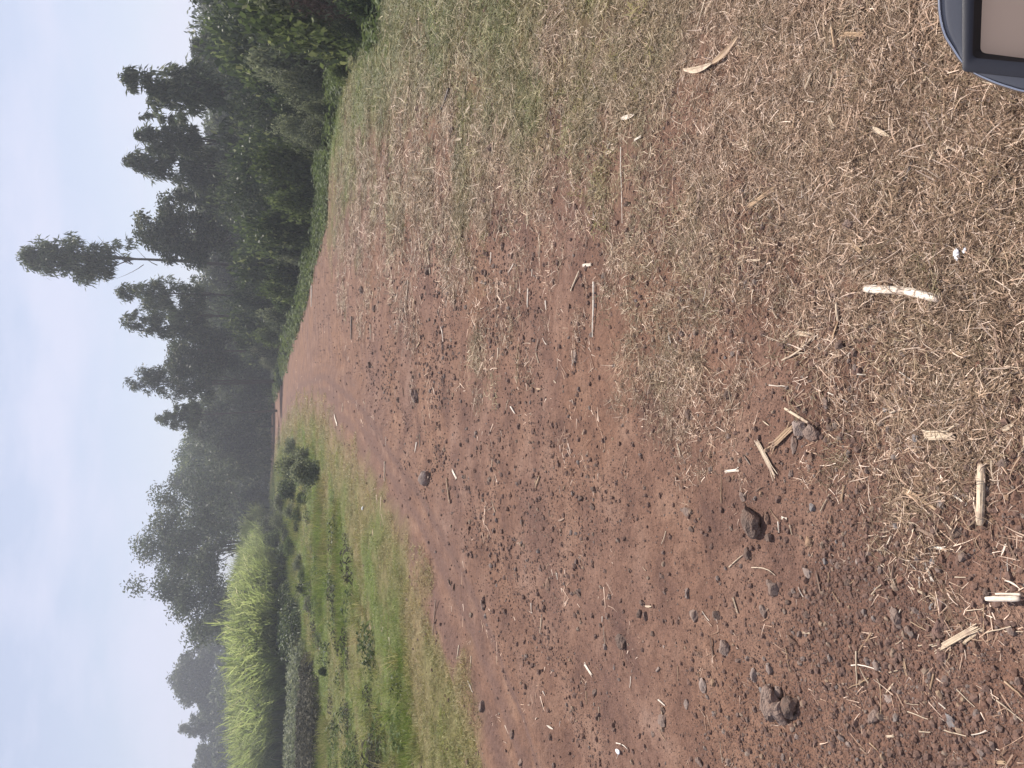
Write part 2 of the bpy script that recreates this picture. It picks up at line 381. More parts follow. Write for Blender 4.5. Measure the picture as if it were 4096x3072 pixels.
# ------------------------------------------------------------------ scattering of uncountable things
def scatter(name, label, pts, rot, scale, idx, variants, tint=None, n_=None):
    """one mesh of points; geometry nodes put one of the variants on each"""
    pts = np.asarray(pts, np.float32); n = len(pts)
    me = bpy.data.meshes.new(name); me.vertices.add(n); me.vertices.foreach_set('co', pts.ravel())
    for nm, ty, v in (('rot', 'FLOAT_VECTOR', rot), ('scl', 'FLOAT_VECTOR', scale), ('tint', 'FLOAT', np.zeros(n) if tint is None else tint)):
        a = me.attributes.new(nm, ty, 'POINT'); a.data.foreach_set('vector' if ty == 'FLOAT_VECTOR' else 'value', np.asarray(v, np.float32).ravel())
    a = me.attributes.new('pick', 'INT', 'POINT'); a.data.foreach_set('value', np.asarray(idx, np.int32))
    o = link(name, me); tag(o, label, kind='stuff')
    vc = bpy.data.collections.new(name + '_variants')
    for k, vm in enumerate(variants):
        vc.objects.link(bpy.data.objects.new('%s_kind_%02d' % (name, k), vm))
    g = bpy.data.node_groups.new(name + '_nodes', 'GeometryNodeTree')
    g.interface.new_socket('Geometry', in_out='INPUT', socket_type='NodeSocketGeometry')
    g.interface.new_socket('Geometry', in_out='OUTPUT', socket_type='NodeSocketGeometry')
    N, L = g.nodes, g.links
    gi, go = N.new('NodeGroupInput'), N.new('NodeGroupOutput')
    ci = N.new('GeometryNodeCollectionInfo'); ci.inputs[0].default_value = vc; ci.inputs['Separate Children'].default_value = True; ci.inputs['Reset Children'].default_value = True
    ip = N.new('GeometryNodeInstanceOnPoints'); ip.inputs['Pick Instance'].default_value = True
    def na_(nm, ty):
        q = N.new('GeometryNodeInputNamedAttribute'); q.data_type = ty; q.inputs[0].default_value = nm; return q.outputs[0]
    L.new(gi.outputs[0], ip.inputs['Points']); L.new(ci.outputs[0], ip.inputs['Instance'])
    L.new(na_('pick', 'INT'), ip.inputs['Instance Index'])
    e2r = N.new('FunctionNodeEulerToRotation'); L.new(na_('rot', 'FLOAT_VECTOR'), e2r.inputs[0]); L.new(e2r.outputs[0], ip.inputs['Rotation'])
    L.new(na_('scl', 'FLOAT_VECTOR'), ip.inputs['Scale']); L.new(ip.outputs[0], go.inputs[0])
    md = o.modifiers.new('scatter', 'NODES'); md.node_group = g
    return o
def cand(n, r0, r1, half=44, p=0.0):     # log-uniform distances by default: even density in the view
    u = rng.random(n)
    r = np.exp(np.log(r0) + u * (np.log(r1) - np.log(r0))) if p == 0 else (r0 ** p + u * (r1 ** p - r0 ** p)) ** (1 / p)
    a = np.radians(rng.uniform(-half, half, n)); return np.sin(a) * r, np.cos(a) * r, r

def blade_patch(seed, n, radius, l0, l1, w0, w1, up0, up1, segs=4, curl=.8, base=0.0):
    g = np.random.default_rng(seed)
    rr = radius * np.sqrt(g.random(n)); th = g.random(n) * 2 * math.pi
    P0 = np.stack([rr * np.cos(th), rr * np.sin(th), np.full(n, base)], 1)
    L = g.uniform(l0, l1, n); az = g.random(n) * 2 * math.pi; up = g.uniform(up0, up1, n); dc = g.normal(0, curl, n); du = g.normal(-.6, .5, n)
    P = np.zeros((n, segs, 3)); P[:, 0] = P0
    for k in range(1, segs):
        f = k / (segs - 1); a = az + dc * f; e = up + du * f
        st = np.stack([np.cos(a) * np.cos(e), np.sin(a) * np.cos(e), np.sin(e)], 1) * (L / (segs - 1))[:, None]
        P[:, k] = P[:, k - 1] + st
    P[..., 2] = np.maximum(P[..., 2], .002)
    side = np.stack([-np.sin(az), np.cos(az), g.normal(0, .5, n)], 1); side /= np.linalg.norm(side, axis=1)[:, None]
    W = g.uniform(w0, w1, n)[:, None] * np.linspace(1, .35, segs)[None, :]
    return ribbons(P, W, side, np.clip(g.normal(.5, .3, n), 0, 1))

# dry litter grass
lit_v = [np_mesh('litter_patch', *blade_patch(100 + k, 80, .09, .016, .066, .0016, .0034, -.1, .7, 4, 1.0)[:2], M['straw'], blade_patch(100 + k, 80, .09, .016, .066, .0016, .0034, -.1, .7, 4, 1.0)[2]) for k in range(8)]
x, y, r = cand(52000, .75, 15); ve, dr, gr, lu, tk, far = masks(x, y)
dens = dr * (.22 + .78 * sst(.38, .60, fbm(x * 3.1, y * 3.1, 4, 41) + .10 * sst(3.5, 1.5, r) + .12 * gr)) * (1 - .35 * sst(3, 7, r) * (1 - gr)) * (1 - .55 * gr * sst(4.5, 8, r))
k = rng.random(len(x)) < dens; x, y, r, gr_, lu_ = x[k], y[k], r[k], gr[k], lu[k]
s = np.clip(r / 3.2, .8, 2.6) * rng.uniform(.75, 1.3, len(x))
g1 = fbm(x * 1.1 + 3, y * 1.1, 4, 42); g2 = fbm(x * 6, y * 6, 3, 43)
tint = np.clip(sst(.47, .68, g1 * .55 + g2 * .45) * .30 + gr_ * .85 + lu_ * .8 + rng.normal(0, .14, len(x)), 0, 1)
scatter('dry_grass', 'matted dry straw coloured grass covering the right of the clearing', np.stack([x, y, gz(x, y) - .001], 1), np.stack([rng.normal(0, .1, len(x)), rng.normal(0, .1, len(x)), rng.uniform(0, 6.28, len(x))], 1), np.stack([s, s, s * .8], 1), rng.integers(0, 8, len(x)), lit_v, tint)

# short green and yellow grass of the verges, upright blades
def gp(k, *a): 
    V, F, A = blade_patch(*a); return np_mesh('grass_patch', V, F, M['grass'], A)
gs_v = [gp(k, 200 + k, 80, .14, .03, .10, .003, .007, .6, 1.5, 4, .5) for k in range(6)]
x, y, r = cand(60000, 3.0, 70, 44, .6); ve, dr, gr, lu, tk, far = masks(x, y)
inc = sdf(CANE, x, y) > 0
d = np.clip(ve * (.55 + .45 * sst(.3, .55, fbm(x * 1.6, y * 1.6, 3, 51))) + dr * gr * .95 + lu, 0, 1)
k = (rng.random(len(x)) < d) & ~inc; x, y, r = x[k], y[k], r[k]; ga = green_amt(x, y, ve[k], dr[k], gr[k], lu[k], far[k])
hn_ = fbm(x * .8, y * .8, 4, 52); tall = sst(.5, .7, hn_) * (ve[k]) * sst(.3, 2.0, sdf(VERGE, x, y))
s = np.clip(r / 14, .7, 2.2) * rng.uniform(.7, 1.35, len(x)); hs = s * (.45 + 1.2 * tall)
hs = np.where(dr[k] > .3, hs * .5, hs)
scatter('verge_grass', 'yellow green grass of the left verge and along the bushes', np.stack([x, y, gz(x, y) - .002], 1), np.stack([rng.normal(0, .12, len(x)), rng.normal(0, .12, len(x)), rng.uniform(0, 6.28, len(x))], 1), np.stack([s, s, hs], 1), rng.integers(0, 6, len(x)), gs_v, np.clip(ga * 1.1 + rng.normal(0, .15, len(x)), 0, 1))

# taller tussocks
tu_v = [gp(k, 260 + k, 70, .09, .15, .42, .004, .010, .85, 1.5, 5, .5) for k in range(5)]
x, y, r = cand(9000, 6.0, 50, 44, 1.0); ve, dr, gr, lu, tk, far = masks(x, y)
q = fbm(x * .75 + 11, y * .75, 4, 61)
d = ve * sst(.8, 3.0, sdf(VERGE, x, y)) * sst(.48, .62, q) + lu * .15
k = (rng.random(len(x)) < d * .6) & ~(sdf(CANE, x, y) > 0); x, y, r = x[k], y[k], r[k]
s = rng.uniform(.4, .95, len(x))
scatter('tussock_grass', 'taller green tussocks growing on the left verge', np.stack([x, y, gz(x, y) - .005], 1), np.stack([rng.normal(0, .15, len(x)), rng.normal(0, .15, len(x)), rng.uniform(0, 6.28, len(x))], 1), np.stack([s, s, s], 1), rng.integers(0, 5, len(x)), tu_v, np.clip(.55 + rng.normal(0, .3, len(x)), 0, 1))

# stones: convex lumps cut by random planes
def ico(sub):
    import bmesh
    bm = bmesh.new(); bmesh.ops.create_icosphere(bm, subdivisions=sub, radius=1); bm.verts.ensure_lookup_table()
    V = np.array([v.co[:] for v in bm.verts]); F = np.array([[v.index for v in f.verts] for f in bm.faces]); bm.free(); return V, F
ICO = {k: ico(k) for k in (1, 2, 3)}
def rock_mesh(seed, sub, m, cuts=7, sq=(1, .8, .6), lump=.12, smooth=False, rough=0.0):
    g = np.random.default_rng(seed); V, F = ICO[sub]; V = V.copy()
    for _ in range(cuts):
        d = g.normal(size=3); d /= np.linalg.norm(d); h = g.uniform(.5, .85); p = V @ d
        V = V - np.maximum(p - h, 0)[:, None] * d * .95
    V *= 1 + lump * (fbm(V[:, 0] * 2 + seed, V[:, 1] * 2 + V[:, 2] * 1.7, 3, seed)[:, None] - .5) * 2
    if rough: V = V * (1 + rough * (fbm(V[:, 0] * 7 + seed, V[:, 1] * 7 + V[:, 2] * 6, 3, seed + 5)[:, None] - .5) - rough * 1.2 * sst(.62, .75, fbm(V[:, 0] * 3.3 + seed, V[:, 2] * 3.1 + V[:, 1] * 2.6, 2, seed + 9))[:, None])
    V *= np.array(sq); V /= np.abs(V).max()
    return np_mesh('stone', V, F, m, smooth=smooth)
peb_v = [rock_mesh(300 + k, 1, M['pebble'], 4, (1, rng.uniform(.65, .95), rng.uniform(.5, .75))) for k in range(10)]
def gravel_density(x, y):
    ve, dr, gr, lu, tk, far = masks(x, y); r = np.hypot(x, y)
    g = .30 + .70 * sst(.42, .62, fbm(x * 1.9, y * 1.9, 4, 71)); g *= .5 + .8 * sst(3.2, 1.4, r)
    return np.clip(g * (1 - .8 * dr) * (1 - .93 * ve) * (1 - .75 * tk) * (1 - far), 0, 1), dr
x, y, r = cand(620000, .75, 20); d, dr = gravel_density(x, y)
k = rng.random(len(x)) < d; x, y, r = x[k], y[k], r[k]
s = np.minimum(.0017 * (rng.pareto(2.3, len(x)) + 1), .013) * np.clip(r / 3, .85, 2.1)
s = np.minimum(s, .022)
scatter('gravel', 'loose reddish grey gravel scattered over the dirt', np.stack([x, y, gz(x, y) + s * .15], 1), rng.uniform(-.5, .5, (len(x), 3)) + np.array([0, 0, 3]) * rng.random((len(x), 1)) * 2, np.stack([s, s, s], 1), rng.integers(0, 10, len(x)), peb_v)

# chopped straw and cane trash too small to pick apart
str_v = []
for k in range(6):
    V, F, A = blade_patch(400 + k, 5, .05, .02, .075, .0015, .0038, -.02, .12, 3, .25); str_v.append(np_mesh('straw_bits', V, F, M['straw'], np.clip(A + .25, 0, 1)))
x, y, r = cand(6500, .75, 30); ve, dr, gr, lu, tk, far = masks(x, y)
k = rng.random(len(x)) < (.10 + .35 * sst(.5, .7, fbm(x * 1.2, y * 1.2, 3, 81)) + .3 * dr) * (1 - .5 * ve); x, y, r = x[k], y[k], r[k]
s = np.clip(r / 3, .7, 2.6) * rng.uniform(.6, 1.4, len(x))
scatter('straw_bits', 'scattered bits of dry straw lying on the dirt', np.stack([x, y, gz(x, y) + .002], 1), np.stack([np.zeros(len(x)), np.zeros(len(x)), rng.uniform(0, 6.28, len(x))], 1), np.stack([s, s, s], 1), rng.integers(0, 6, len(x)), str_v)

#@PART2
# low weeds in front of the cane: a pale green strip and a dark withered strip
def leafy(seed, n, rad_, h, l0, l1, wr, m, droop=.3):
    g = np.random.default_rng(seed); rr = rad_ * g.random(n) ** .5; th = g.random(n) * 6.283
    z = h * g.random(n) ** .7 * (1 - .6 * (rr / rad_) ** 2)
    P0 = np.stack([rr * np.cos(th), rr * np.sin(th), z], 1); az = g.random(n) * 6.283; e = g.uniform(-.7, .8, n); L = g.uniform(l0, l1, n)
    d = np.stack([np.cos(az) * np.cos(e), np.sin(az) * np.cos(e), np.sin(e)], 1)
    P = np.stack([P0, P0 + d * L[:, None] * .5, P0 + d * L[:, None] - np.array([0, 0, 1]) * (L * droop)[:, None]], 1)
    side = np.cross(d, g.normal(size=(n, 3))); side /= np.linalg.norm(side, axis=1)[:, None]
    W = (L * wr)[:, None] * np.array([[.3, 1, .1]]); V, F, A = ribbons(P, W, side, np.clip(g.normal(.5, .25, n), 0, 1))
    return np_mesh('leafy', V, F, m, A)
pale_v = [leafy(500 + k, 130, .3, .34, .05, .10, .5, M['greyleaf']) for k in range(4)]
M['withered'] = leaf_mat('withered_leaves', [(0, (.035, .035, .025)), (.5, (.075, .07, .05)), (1, (.15, .14, .10))], .2, .8, .1)
dark_v = [leafy(520 + k, 150, .3, .26, .05, .11, .4, M['withered']) for k in range(4)]
def strip(name, label, poly_px, n, variants, smin=.7, smax=1.5):
    P = np.array([flat(a * S, b * S) for a, b in poly_px]); lo, hi = P.min(0), P.max(0)
    x = rng.uniform(lo[0], hi[0], n); y = rng.uniform(lo[1], hi[1], n); k = sdf(P, x, y) + (fbm(x, y, 3, 77) - .5) * 1.2 > 0; x, y = x[k], y[k]
    s = rng.uniform(smin, smax, len(x))
    return scatter(name, label, np.stack([x, y, gz(x, y)], 1), np.stack([np.zeros(len(x)), np.zeros(len(x)), rng.uniform(0, 6.28, len(x))], 1), np.stack([s, s, s], 1), rng.integers(0, len(variants), len(x)), variants)
strip('pale_weeds', 'low pale green leafy weeds along the foot of the sugarcane', [(652, 1375), (668, 1400), (664, 1520), (652, 1620), (650, 1900), (634, 1900), (638, 1600), (646, 1480)], 2600, pale_v)
strip('withered_weeds', 'low dark withered leafy weeds in front of the pale weeds', [(676, 1455), (694, 1480), (696, 1560), (690, 1640), (688, 1950), (668, 1950), (664, 1600), (668, 1490)], 2200, dark_v)
strip('dark_weeds', 'low deep green weeds in the shade at the foot of the sugarcane', [(615, 1200), (640, 1290), (652, 1330), (655, 1400), (640, 1400), (632, 1300), (606, 1220)], 1500, [leafy(540 + k, 120, .3, .5, .07, .13, .4, M['broad']) for k in range(3)], .8, 1.6)

x, y, r = cand(5200, 7, 40, 44, 1.0); ve, dr, gr, lu, tk, far = masks(x, y)
k = (rng.random(len(x)) < ve * sst(.5, 2.5, sdf(VERGE, x, y)) * sst(.5, .66, fbm(x * .9 + 31, y * .9, 4, 93)) * .8) & ~(sdf(CANE, x, y) > 0); x, y = x[k], y[k]; s = rng.uniform(.25, .8, len(x))
scatter('verge_weeds', 'broad leaved weeds mixed into the grass of the left verge', np.stack([x, y, gz(x, y)], 1), np.stack([0 * x, 0 * x, rng.uniform(0, 6.28, len(x))], 1), np.stack([s * 1.2, s, s], 1), rng.integers(0, 4, len(x)), [leafy(580 + k, 80, .34, .3, .06, .13, .35, M[mk_]) for k, mk_ in enumerate(('bright', 'broad', 'bright', 'withered'))])
# sugarcane
def cane_plant(seed):
    g = np.random.default_rng(seed); mb = MB(); Vs = []
    for q in range(7):
        a, rr = g.random() * 6.28, g.random() * .3; b = np.array([rr * math.cos(a), rr * math.sin(a), 0]); ln = g.normal(0, .12, 2); H = g.uniform(1.0, 1.6)
        p = np.array([b + np.array([ln[0] * t * H, ln[1] * t * H, t * H]) for t in (0, .5, 1)])
        mb.tube(p, [.016, .014, .01], 4, .3, cap=False)
        n = 11; z0 = g.uniform(.25, 1.0, n) * H; az = g.random(n) * 6.28; L = g.uniform(.9, 1.5, n); K = 6; P = np.zeros((n, K, 3))
        P[:, 0] = b + np.stack([ln[0] * z0, ln[1] * z0, z0], 1); e0 = g.uniform(1.15, 1.5, n)
        for k in range(1, K):
            e = e0 - (k / (K - 1)) ** 1.8 * g.uniform(.6, 2.2, n)
            P[:, k] = P[:, k - 1] + np.stack([np.cos(az) * np.cos(e), np.sin(az) * np.cos(e), np.sin(e)], 1) * (L / (K - 1))[:, None]
        side = np.stack([-np.sin(az), np.cos(az), g.normal(0, .3, n)], 1); side /= np.linalg.norm(side, axis=1)[:, None]
        W = g.uniform(.022, .042, n)[:, None] * np.array([[.6, 1, 1, .9, .6, .15]])
        hz_ = np.clip((z0 - .3) / H, 0, 1); V, F, A = ribbons(P, W, side, np.clip(.42 + .26 * hz_ + g.normal(0, .18, n), 0, 1)); mb.add(V, F, A)
    return mb.mesh('cane_plant', M['cane'])
cane_v = [cane_plant(600 + k) for k in range(7)]
x = rng.uniform(-75, 0, 90000); y = rng.uniform(14, 85, 90000); sd = sdf(CANE, x, y); near = np.hypot(x, y)
inview = x > -.62 * y - 3
k = (sd > 0) & inview & (rng.random(len(x)) < np.clip(.26 * np.exp(-sd / 14), .09, 1)); x, y, sd = x[k], y[k], sd[k]
print('cane', len(x))
hh = (1.02 + .25 * fbm(x * .3, y * .3, 3, 91)) * rng.uniform(.88, 1.1, len(x)) * (.74 + .26 * sst(0, 1.6, sd))
s = rng.uniform(.85, 1.2, len(x))
scatter('sugarcane_field', 'dense yellow green sugarcane filling the field beyond the verge', np.stack([x, y, gz(x, y)], 1), np.stack([rng.normal(0, .08, len(x)), rng.normal(0, .08, len(x)), rng.uniform(0, 6.28, len(x))], 1), np.stack([s, s, hh], 1), rng.integers(0, 7, len(x)), cane_v)

# ------------------------------------------------------------------ trees
def leaves(mb, g, C, Rr, n, l, w, droop, sq=.9, fuzz=.24):
    """n leaves in a cloud of clusters C with radii Rr; droop 0..1 turns the leaves down"""
    q = g.choice(len(C), n, p=(Rr ** 2 / (Rr ** 2).sum())); d = g.normal(size=(n, 3)); d /= np.linalg.norm(d, axis=1)[:, None]
    P0 = C[q] + d * (Rr[q] * (g.random(n) ** .5 + np.abs(g.normal(0, fuzz, n))))[:, None] * np.array([1, 1, sq])
    az = g.random(n) * 6.283; e = g.normal(-1.1 * droop, .55, n)
    t = np.stack([np.cos(az) * np.cos(e), np.sin(az) * np.cos(e), np.sin(e)], 1); s_ = np.cross(t, g.normal(size=(n, 3))); s_ /= np.linalg.norm(s_, axis=1)[:, None] + 1e-9
    L = l * g.uniform(.6, 1.35, n); W = w * g.uniform(.7, 1.3, n)
    V = np.stack([P0, P0 + t * (L * .45)[:, None] + s_ * (W * .5)[:, None], P0 + t * L[:, None], P0 + t * (L * .45)[:, None] - s_ * (W * .5)[:, None]], 1).reshape(-1, 3)
    F = np.arange(n * 4).reshape(-1, 4)
    cv = g.normal(0, .13, len(C)); A = np.clip(.42 + cv[q] + g.normal(0, .27, n), 0, 1)
    mb.add(V, F, np.repeat(A, 4))
def bent(a, b, sag, g, k=5, wv=.06):
    a, b = np.array(a, float), np.array(b, float); t = np.linspace(0, 1, k)[:, None]; m = g.normal(0, wv, 3) * np.linalg.norm(b - a)
    return a * (1 - t) + b * t + (np.array([0, 0, sag]) + m) * (4 * t * (1 - t))
def clusters(kind, g, w, z0, z1, n):
    H = z1 - z0; C, Q = [], []
    if kind == 'gum':
        tops = [(0, 0, 1.0)] + [(g.normal(0, .4) * w, g.normal(0, .4) * w, g.uniform(.62, .9)) for _ in range(3)]   # a leader and lesser tips
        for q in range(n):
            tx, ty, th = tops[0 if g.random() < .5 else g.integers(1, 4)]
            t = (q + g.random()) / n; en = w * (min(1, .6 + t / .35) * (1 - t) ** .6 + .04); a = g.random() * 6.283; rr = en * g.random() ** .5 * .8
            C.append((tx * (1 - .6 * t) * t * 1.6 + rr * math.cos(a), ty * t + rr * math.sin(a), z0 + H * t * .97 * th)); Q.append(w * g.uniform(.08, .23) * (1 - .3 * t))
    elif kind == 'plume':           # bare below, a dense column of foliage at the top
        for q in range(n):
            t = (q + g.random()) / n; en = w * (.62 + .38 * math.sin(t * math.pi)) * (1 if t < .75 else (1 - t) / .25 * .75 + .25); a = g.random() * 6.283; rr = en * g.random() ** .5 * .85
            C.append((rr * math.cos(a), rr * math.sin(a), z0 + H * t * .98)); Q.append(w * g.uniform(.12, .27))
        for q in range(7): C.append((w * g.uniform(.25, .95), w * g.uniform(-.3, .3), z0 - H * g.uniform(.02, .30))); Q.append(w * g.uniform(.1, .2))
    elif kind == 'round':
        for q in range(n):
            d = g.normal(size=3); d /= np.linalg.norm(d); rr = g.uniform(.5, .92); bump = 1 + .18 * math.sin(3 * math.atan2(d[1], d[0]) + 1.7 * len(C))
            C.append((d[0] * w * rr, d[1] * w * rr, z0 + H * (.48 + .46 * d[2] * rr * bump))); Q.append(min(w, H) * g.uniform(.16, .28))
    elif kind == 'umbrella':
        for q in range(n):
            a = g.random() * 6.283; rr = w * g.random() ** .55; top = (1 - (rr / w) ** 2) ** .5
            C.append((rr * math.cos(a), rr * math.sin(a), z0 + H * (.35 * (1 - rr / w) * g.random() + (.26 + .68 * top) * g.uniform(.25, 1)))); Q.append(w * g.uniform(.07, .15))
    return np.array(C), np.array(Q)
LEAF = {'gum': (.25, .055, .85, 'gum'), 'plume': (.25, .055, .85, 'gum'), 'round': (.16, .075, .4, 'broad'), 'umbrella': (.17, .075, .45, 'gum')}
def tree(label, kind, base, H, w, zb, seed, nl=9000, nc=34, stems=1, lean=(0, 0), mat_=None, group=None, name='tree', leafscale=1.0, spread=.0):
    g = np.random.default_rng(seed); root = bpy.data.objects.new(name, None); COL.objects.link(root)
    root.location = (base[0], base[1], float(gz(base[0], base[1])) - .05); root.empty_display_size = .5
    tag(root, label, 'tree', group)
    nl = int(nl * (.68 if kind in ('gum', 'plume') else 1.6)); nc = int(nc * (2.6 if kind in ('gum', 'plume') else 1.5))
    C, Q = clusters(kind, g, w, zb, H, nc); C[:, 0] += lean[0] * (C[:, 2] / H); C[:, 1] += lean[1] * (C[:, 2] / H)
    l, ww, dr_, mk = LEAF[kind]; mb = MB(); leaves(mb, g, C, Q, nl, l * leafscale, ww * leafscale, dr_)
    link('crown', mb.mesh('crown', M[mat_ or mk]), root)
    tops = []
    for q in range(stems):
        off = np.array([g.normal(0, spread), g.normal(0, spread), 0]) if stems > 1 else np.zeros(3)
        off = off * .6 if q else off * 0
        tip = np.array([lean[0] * .9 + off[0] * 1.1, lean[1] * .9 + off[1] * 1.1, (H * (.84 if q == 0 else .6) if kind in ('gum', 'plume') else zb + (H - zb) * .35)])
        r0 = .0085 * H + .02; p = bent(off * .5, tip, 0, g, 9, .02)
        mb = MB(); mb.tube(p, np.linspace(r0, r0 * .18 if kind in ('gum', 'plume') else r0 * .6, 9), 7, .5)
        link('trunk', mb.mesh('trunk', M['bark'], True), root); tops.append(p)
    order = np.argsort(-Q)[: (9 if kind != 'umbrella' else 14)]
    for q in order:                  # each limb runs from a stem to one of the leaf masses
        p = tops[g.integers(len(tops))]; c = C[q]
        if kind in ('gum', 'plume'): zt = max(zb * .5, c[2] - np.hypot(c[0], c[1]) * 1.5 - g.uniform(.2, 1.0))
        elif kind == 'umbrella': zt = min(zb * .7, p[-1][2]) * g.uniform(.5, 1)
        else: zt = min(c[2] * .6, p[-1][2])
        pk = np.array([np.interp(min(zt, p[-1, 2]), p[:, 2], p[:, z]) for z in range(3)]); rb = (.0085 * H + .02) * (.34 if kind != 'umbrella' else .6)
        mb = MB(); mb.tube(bent(pk, c, .12 * (c[2] - pk[2]), g, 7), np.linspace(rb, rb * .2, 7), 5, .5)
        link('limb', mb.mesh('limb', M['bark'], True), root)
    return root
def tree_at(label, kind, yc, vtop, hw, vbot, Y, seed, **k):
    """yc, vtop, hw, vbot in the 2212 px wide view of the photograph; Y metres ahead"""
    p = on_plane((vtop + 7) * S, yc * S, Y); b = on_plane(vbot * S, yc * S, Y); z0 = float(terrain(p.x, Y))
    return tree(label, kind, (p.x, Y), p.z - z0, hw / 1640 * Y * 1.12, max(b.z - z0, .6), seed, **k)
GA = 'slender gum trees beyond the shrubs on the right'
T = tree_at
T('gum tree with a thin tilted tip, the nearest of the tall ones on the right', 'gum', 172, 243, 62, 455, 27, 1, nl=10500, nc=42, stems=3, spread=.7, group=GA, name='gum_tree', lean=(.0, 0))
T('bushy lower gum tree behind the tall shrubs at the far right edge', 'gum', 95, 400, 62, 520, 30, 2, nl=6500, group=GA, name='gum_tree')
T('gum tree with a short pointed top between two taller ones', 'gum', 288, 270, 38, 420, 31, 3, nl=6500, group=GA, name='gum_tree')
T('gum tree with a ragged conical crown and several thin stems', 'gum', 345, 248, 58, 470, 33, 4, nl=9500, nc=40, stems=3, spread=.6, group=GA, name='gum_tree')
T('low loose gum tree filling the gap right of the round topped one', 'gum', 418, 360, 52, 500, 35, 5, nl=6500, group=GA, name='gum_tree', leafscale=1.1)
T('broad gum tree with a rounded dense top just right of the tallest tree', 'round', 492, 268, 62, 520, 36, 6, nl=12000, nc=44, mat_='gum', group=GA, name='gum_tree')
tall = T('tallest gum tree of all with a bare upper stem and a plume of leaves', 'plume', 562, 36, 46, 235, 38, 7, nl=11000, nc=40, group=GA, name='gum_tree', lean=(.15, 0))
T('gum tree with an open crown just left of the tallest tree', 'gum', 632, 236, 55, 430, 41, 8, nl=8500, nc=36, group=GA, name='gum_tree')
T('gum tree with a small separate tuft at the top and a straight pale stem', 'gum', 690, 237, 48, 430, 42, 9, nl=7500, nc=34, group=GA, name='gum_tree')
T('dense rounded gum tree with a soft domed outline', 'round', 757, 308, 56, 520, 45, 10, nl=11000, nc=40, mat_='gum', group=GA, name='gum_tree')
T('gum tree leaning left with gaps of sky low in its crown', 'gum', 822, 256, 56, 450, 47, 11, nl=9500, nc=42, stems=2, spread=.8, group=GA, name='gum_tree')
T('smaller gum tree on a long slanting stem at the left end of the row', 'gum', 890, 320, 34, 425, 50, 12, nl=5500, nc=24, group=GA, name='gum_tree', lean=(-.3, 0))
GB = 'far trees beyond the bend of the track'
T('dark flat topped tree standing behind the bend of the track', 'round', 935, 385, 56, 600, 74, 13, nl=6500, group=GB, name='broad_tree', leafscale=1.8)
T('tall dark broadleaf tree with one pointed shoulder beyond the track', 'round', 1000, 352, 66, 600, 78, 14, nl=9500, nc=44, group=GB, name='broad_tree', leafscale=1.8)
T('dark broadleaf tree squeezed between the pointed one and the spreading one', 'round', 1060, 335, 62, 600, 80, 15, nl=8000, nc=36, group=GB, name='broad_tree', leafscale=1.8)
T('rounded dark tree lower down behind the bend of the track', 'round', 960, 420, 66, 600, 72, 16, nl=8500, group=GB, name='broad_tree', leafscale=1.8)
T('dense low broadleaf tree behind the shrubs where the track leaves view', 'round', 1080, 400, 66, 600, 76, 17, nl=8500, group=GB, name='broad_tree', leafscale=1.8)
T('large spreading tree with an umbrella crown and forked trunk beside the cane', 'umbrella', 1195, 303, 158, 525, 58, 18, nl=22000, nc=105, name='spreading_tree', stems=3, spread=.4, leafscale=1.35)
GC = 'hazy far trees beyond the sugarcane'
for (yc, vt, hw, sd_, lb) in ((1395, 425, 34, 20, 'hazy low tree just left of the spreading tree beyond the cane'), (1440, 372, 34, 21, 'hazy far tree with a narrow sloping crown beyond the cane'), (1482, 343, 48, 22, 'highest of the hazy far trees beyond the cane with a rounded top'), (1535, 410, 36, 23, 'hazy far tree dipping between two higher ones beyond the cane'), (1580, 374, 38, 24, 'second highest hazy far tree with a pointed top beyond the cane'), (1650, 410, 36, 25, 'leftmost hazy far tree beyond the cane at the edge of view'), (1345, 432, 32, 26, 'small hazy tree seen under the outer boughs of the spreading tree')):
    T(lb, 'round' if sd_ != 24 else 'gum', yc, vt, hw, 470, 105, sd_, nl=4500, nc=26, group=GC, name='far_tree', leafscale=2.4, mat_='gum')
for q in range(12):                      # low hazy growth under them
    yc = 1320 + q * 34; T('%s low hazy tree beyond the cane, counted leftwards from the spreading tree' % ['first', 'second', 'third', 'fourth', 'fifth', 'sixth', 'seventh', 'eighth', 'ninth', 'tenth', 'eleventh', 'twelfth'][q], 'round', yc, 440 + rng.uniform(-8, 14), 34, 520, 98 + rng.uniform(-4, 6), 40 + q, nl=2200, nc=16, group='low hazy trees lining the far side of the cane field', name='far_tree', leafscale=2.6, mat_='gum')
for q in range(19):                      # second row of the wood on the right, seen between the front trees
    yc = -60 + q * 58 + rng.uniform(-12, 12)
    T('lower wood tree behind the gums, %s from the right edge of view' % ['first', 'second', 'third', 'fourth', 'fifth', 'sixth', 'seventh', 'eighth', 'ninth', 'tenth', 'eleventh', 'twelfth', 'thirteenth', 'fourteenth', 'fifteenth', 'sixteenth', 'seventeenth', 'eighteenth', 'nineteenth'][q], 'round' if q % 3 else 'gum', yc, 402 + rng.uniform(-15, 35), 66, 600, 38 + q * 1.3, 60 + q, nl=9000, nc=46, group='lower trees filling the wood behind the gum trees', name='wood_tree', leafscale=1.35, mat_='gum')

g = np.random.default_rng(77); mb = MB(); C, Q = [], []
for q in range(260):
    yc = g.uniform(-200, 1150); Y = g.uniform(66, 84); v = g.uniform(425, 575) + (25 if yc < 880 else 10); p = on_plane(v * S, yc * S, Y); C.append((p.x, Y, max(p.z, .6))); Q.append(g.uniform(1.3, 2.2))
leaves(mb, g, np.array(C), np.array(Q), 42000, .5, .26, .4); wood = link('distant_wood', mb.mesh('distant_wood', M['gum'])); tag(wood, 'hazy far wood closing the view behind the trees on the right', kind='stuff')

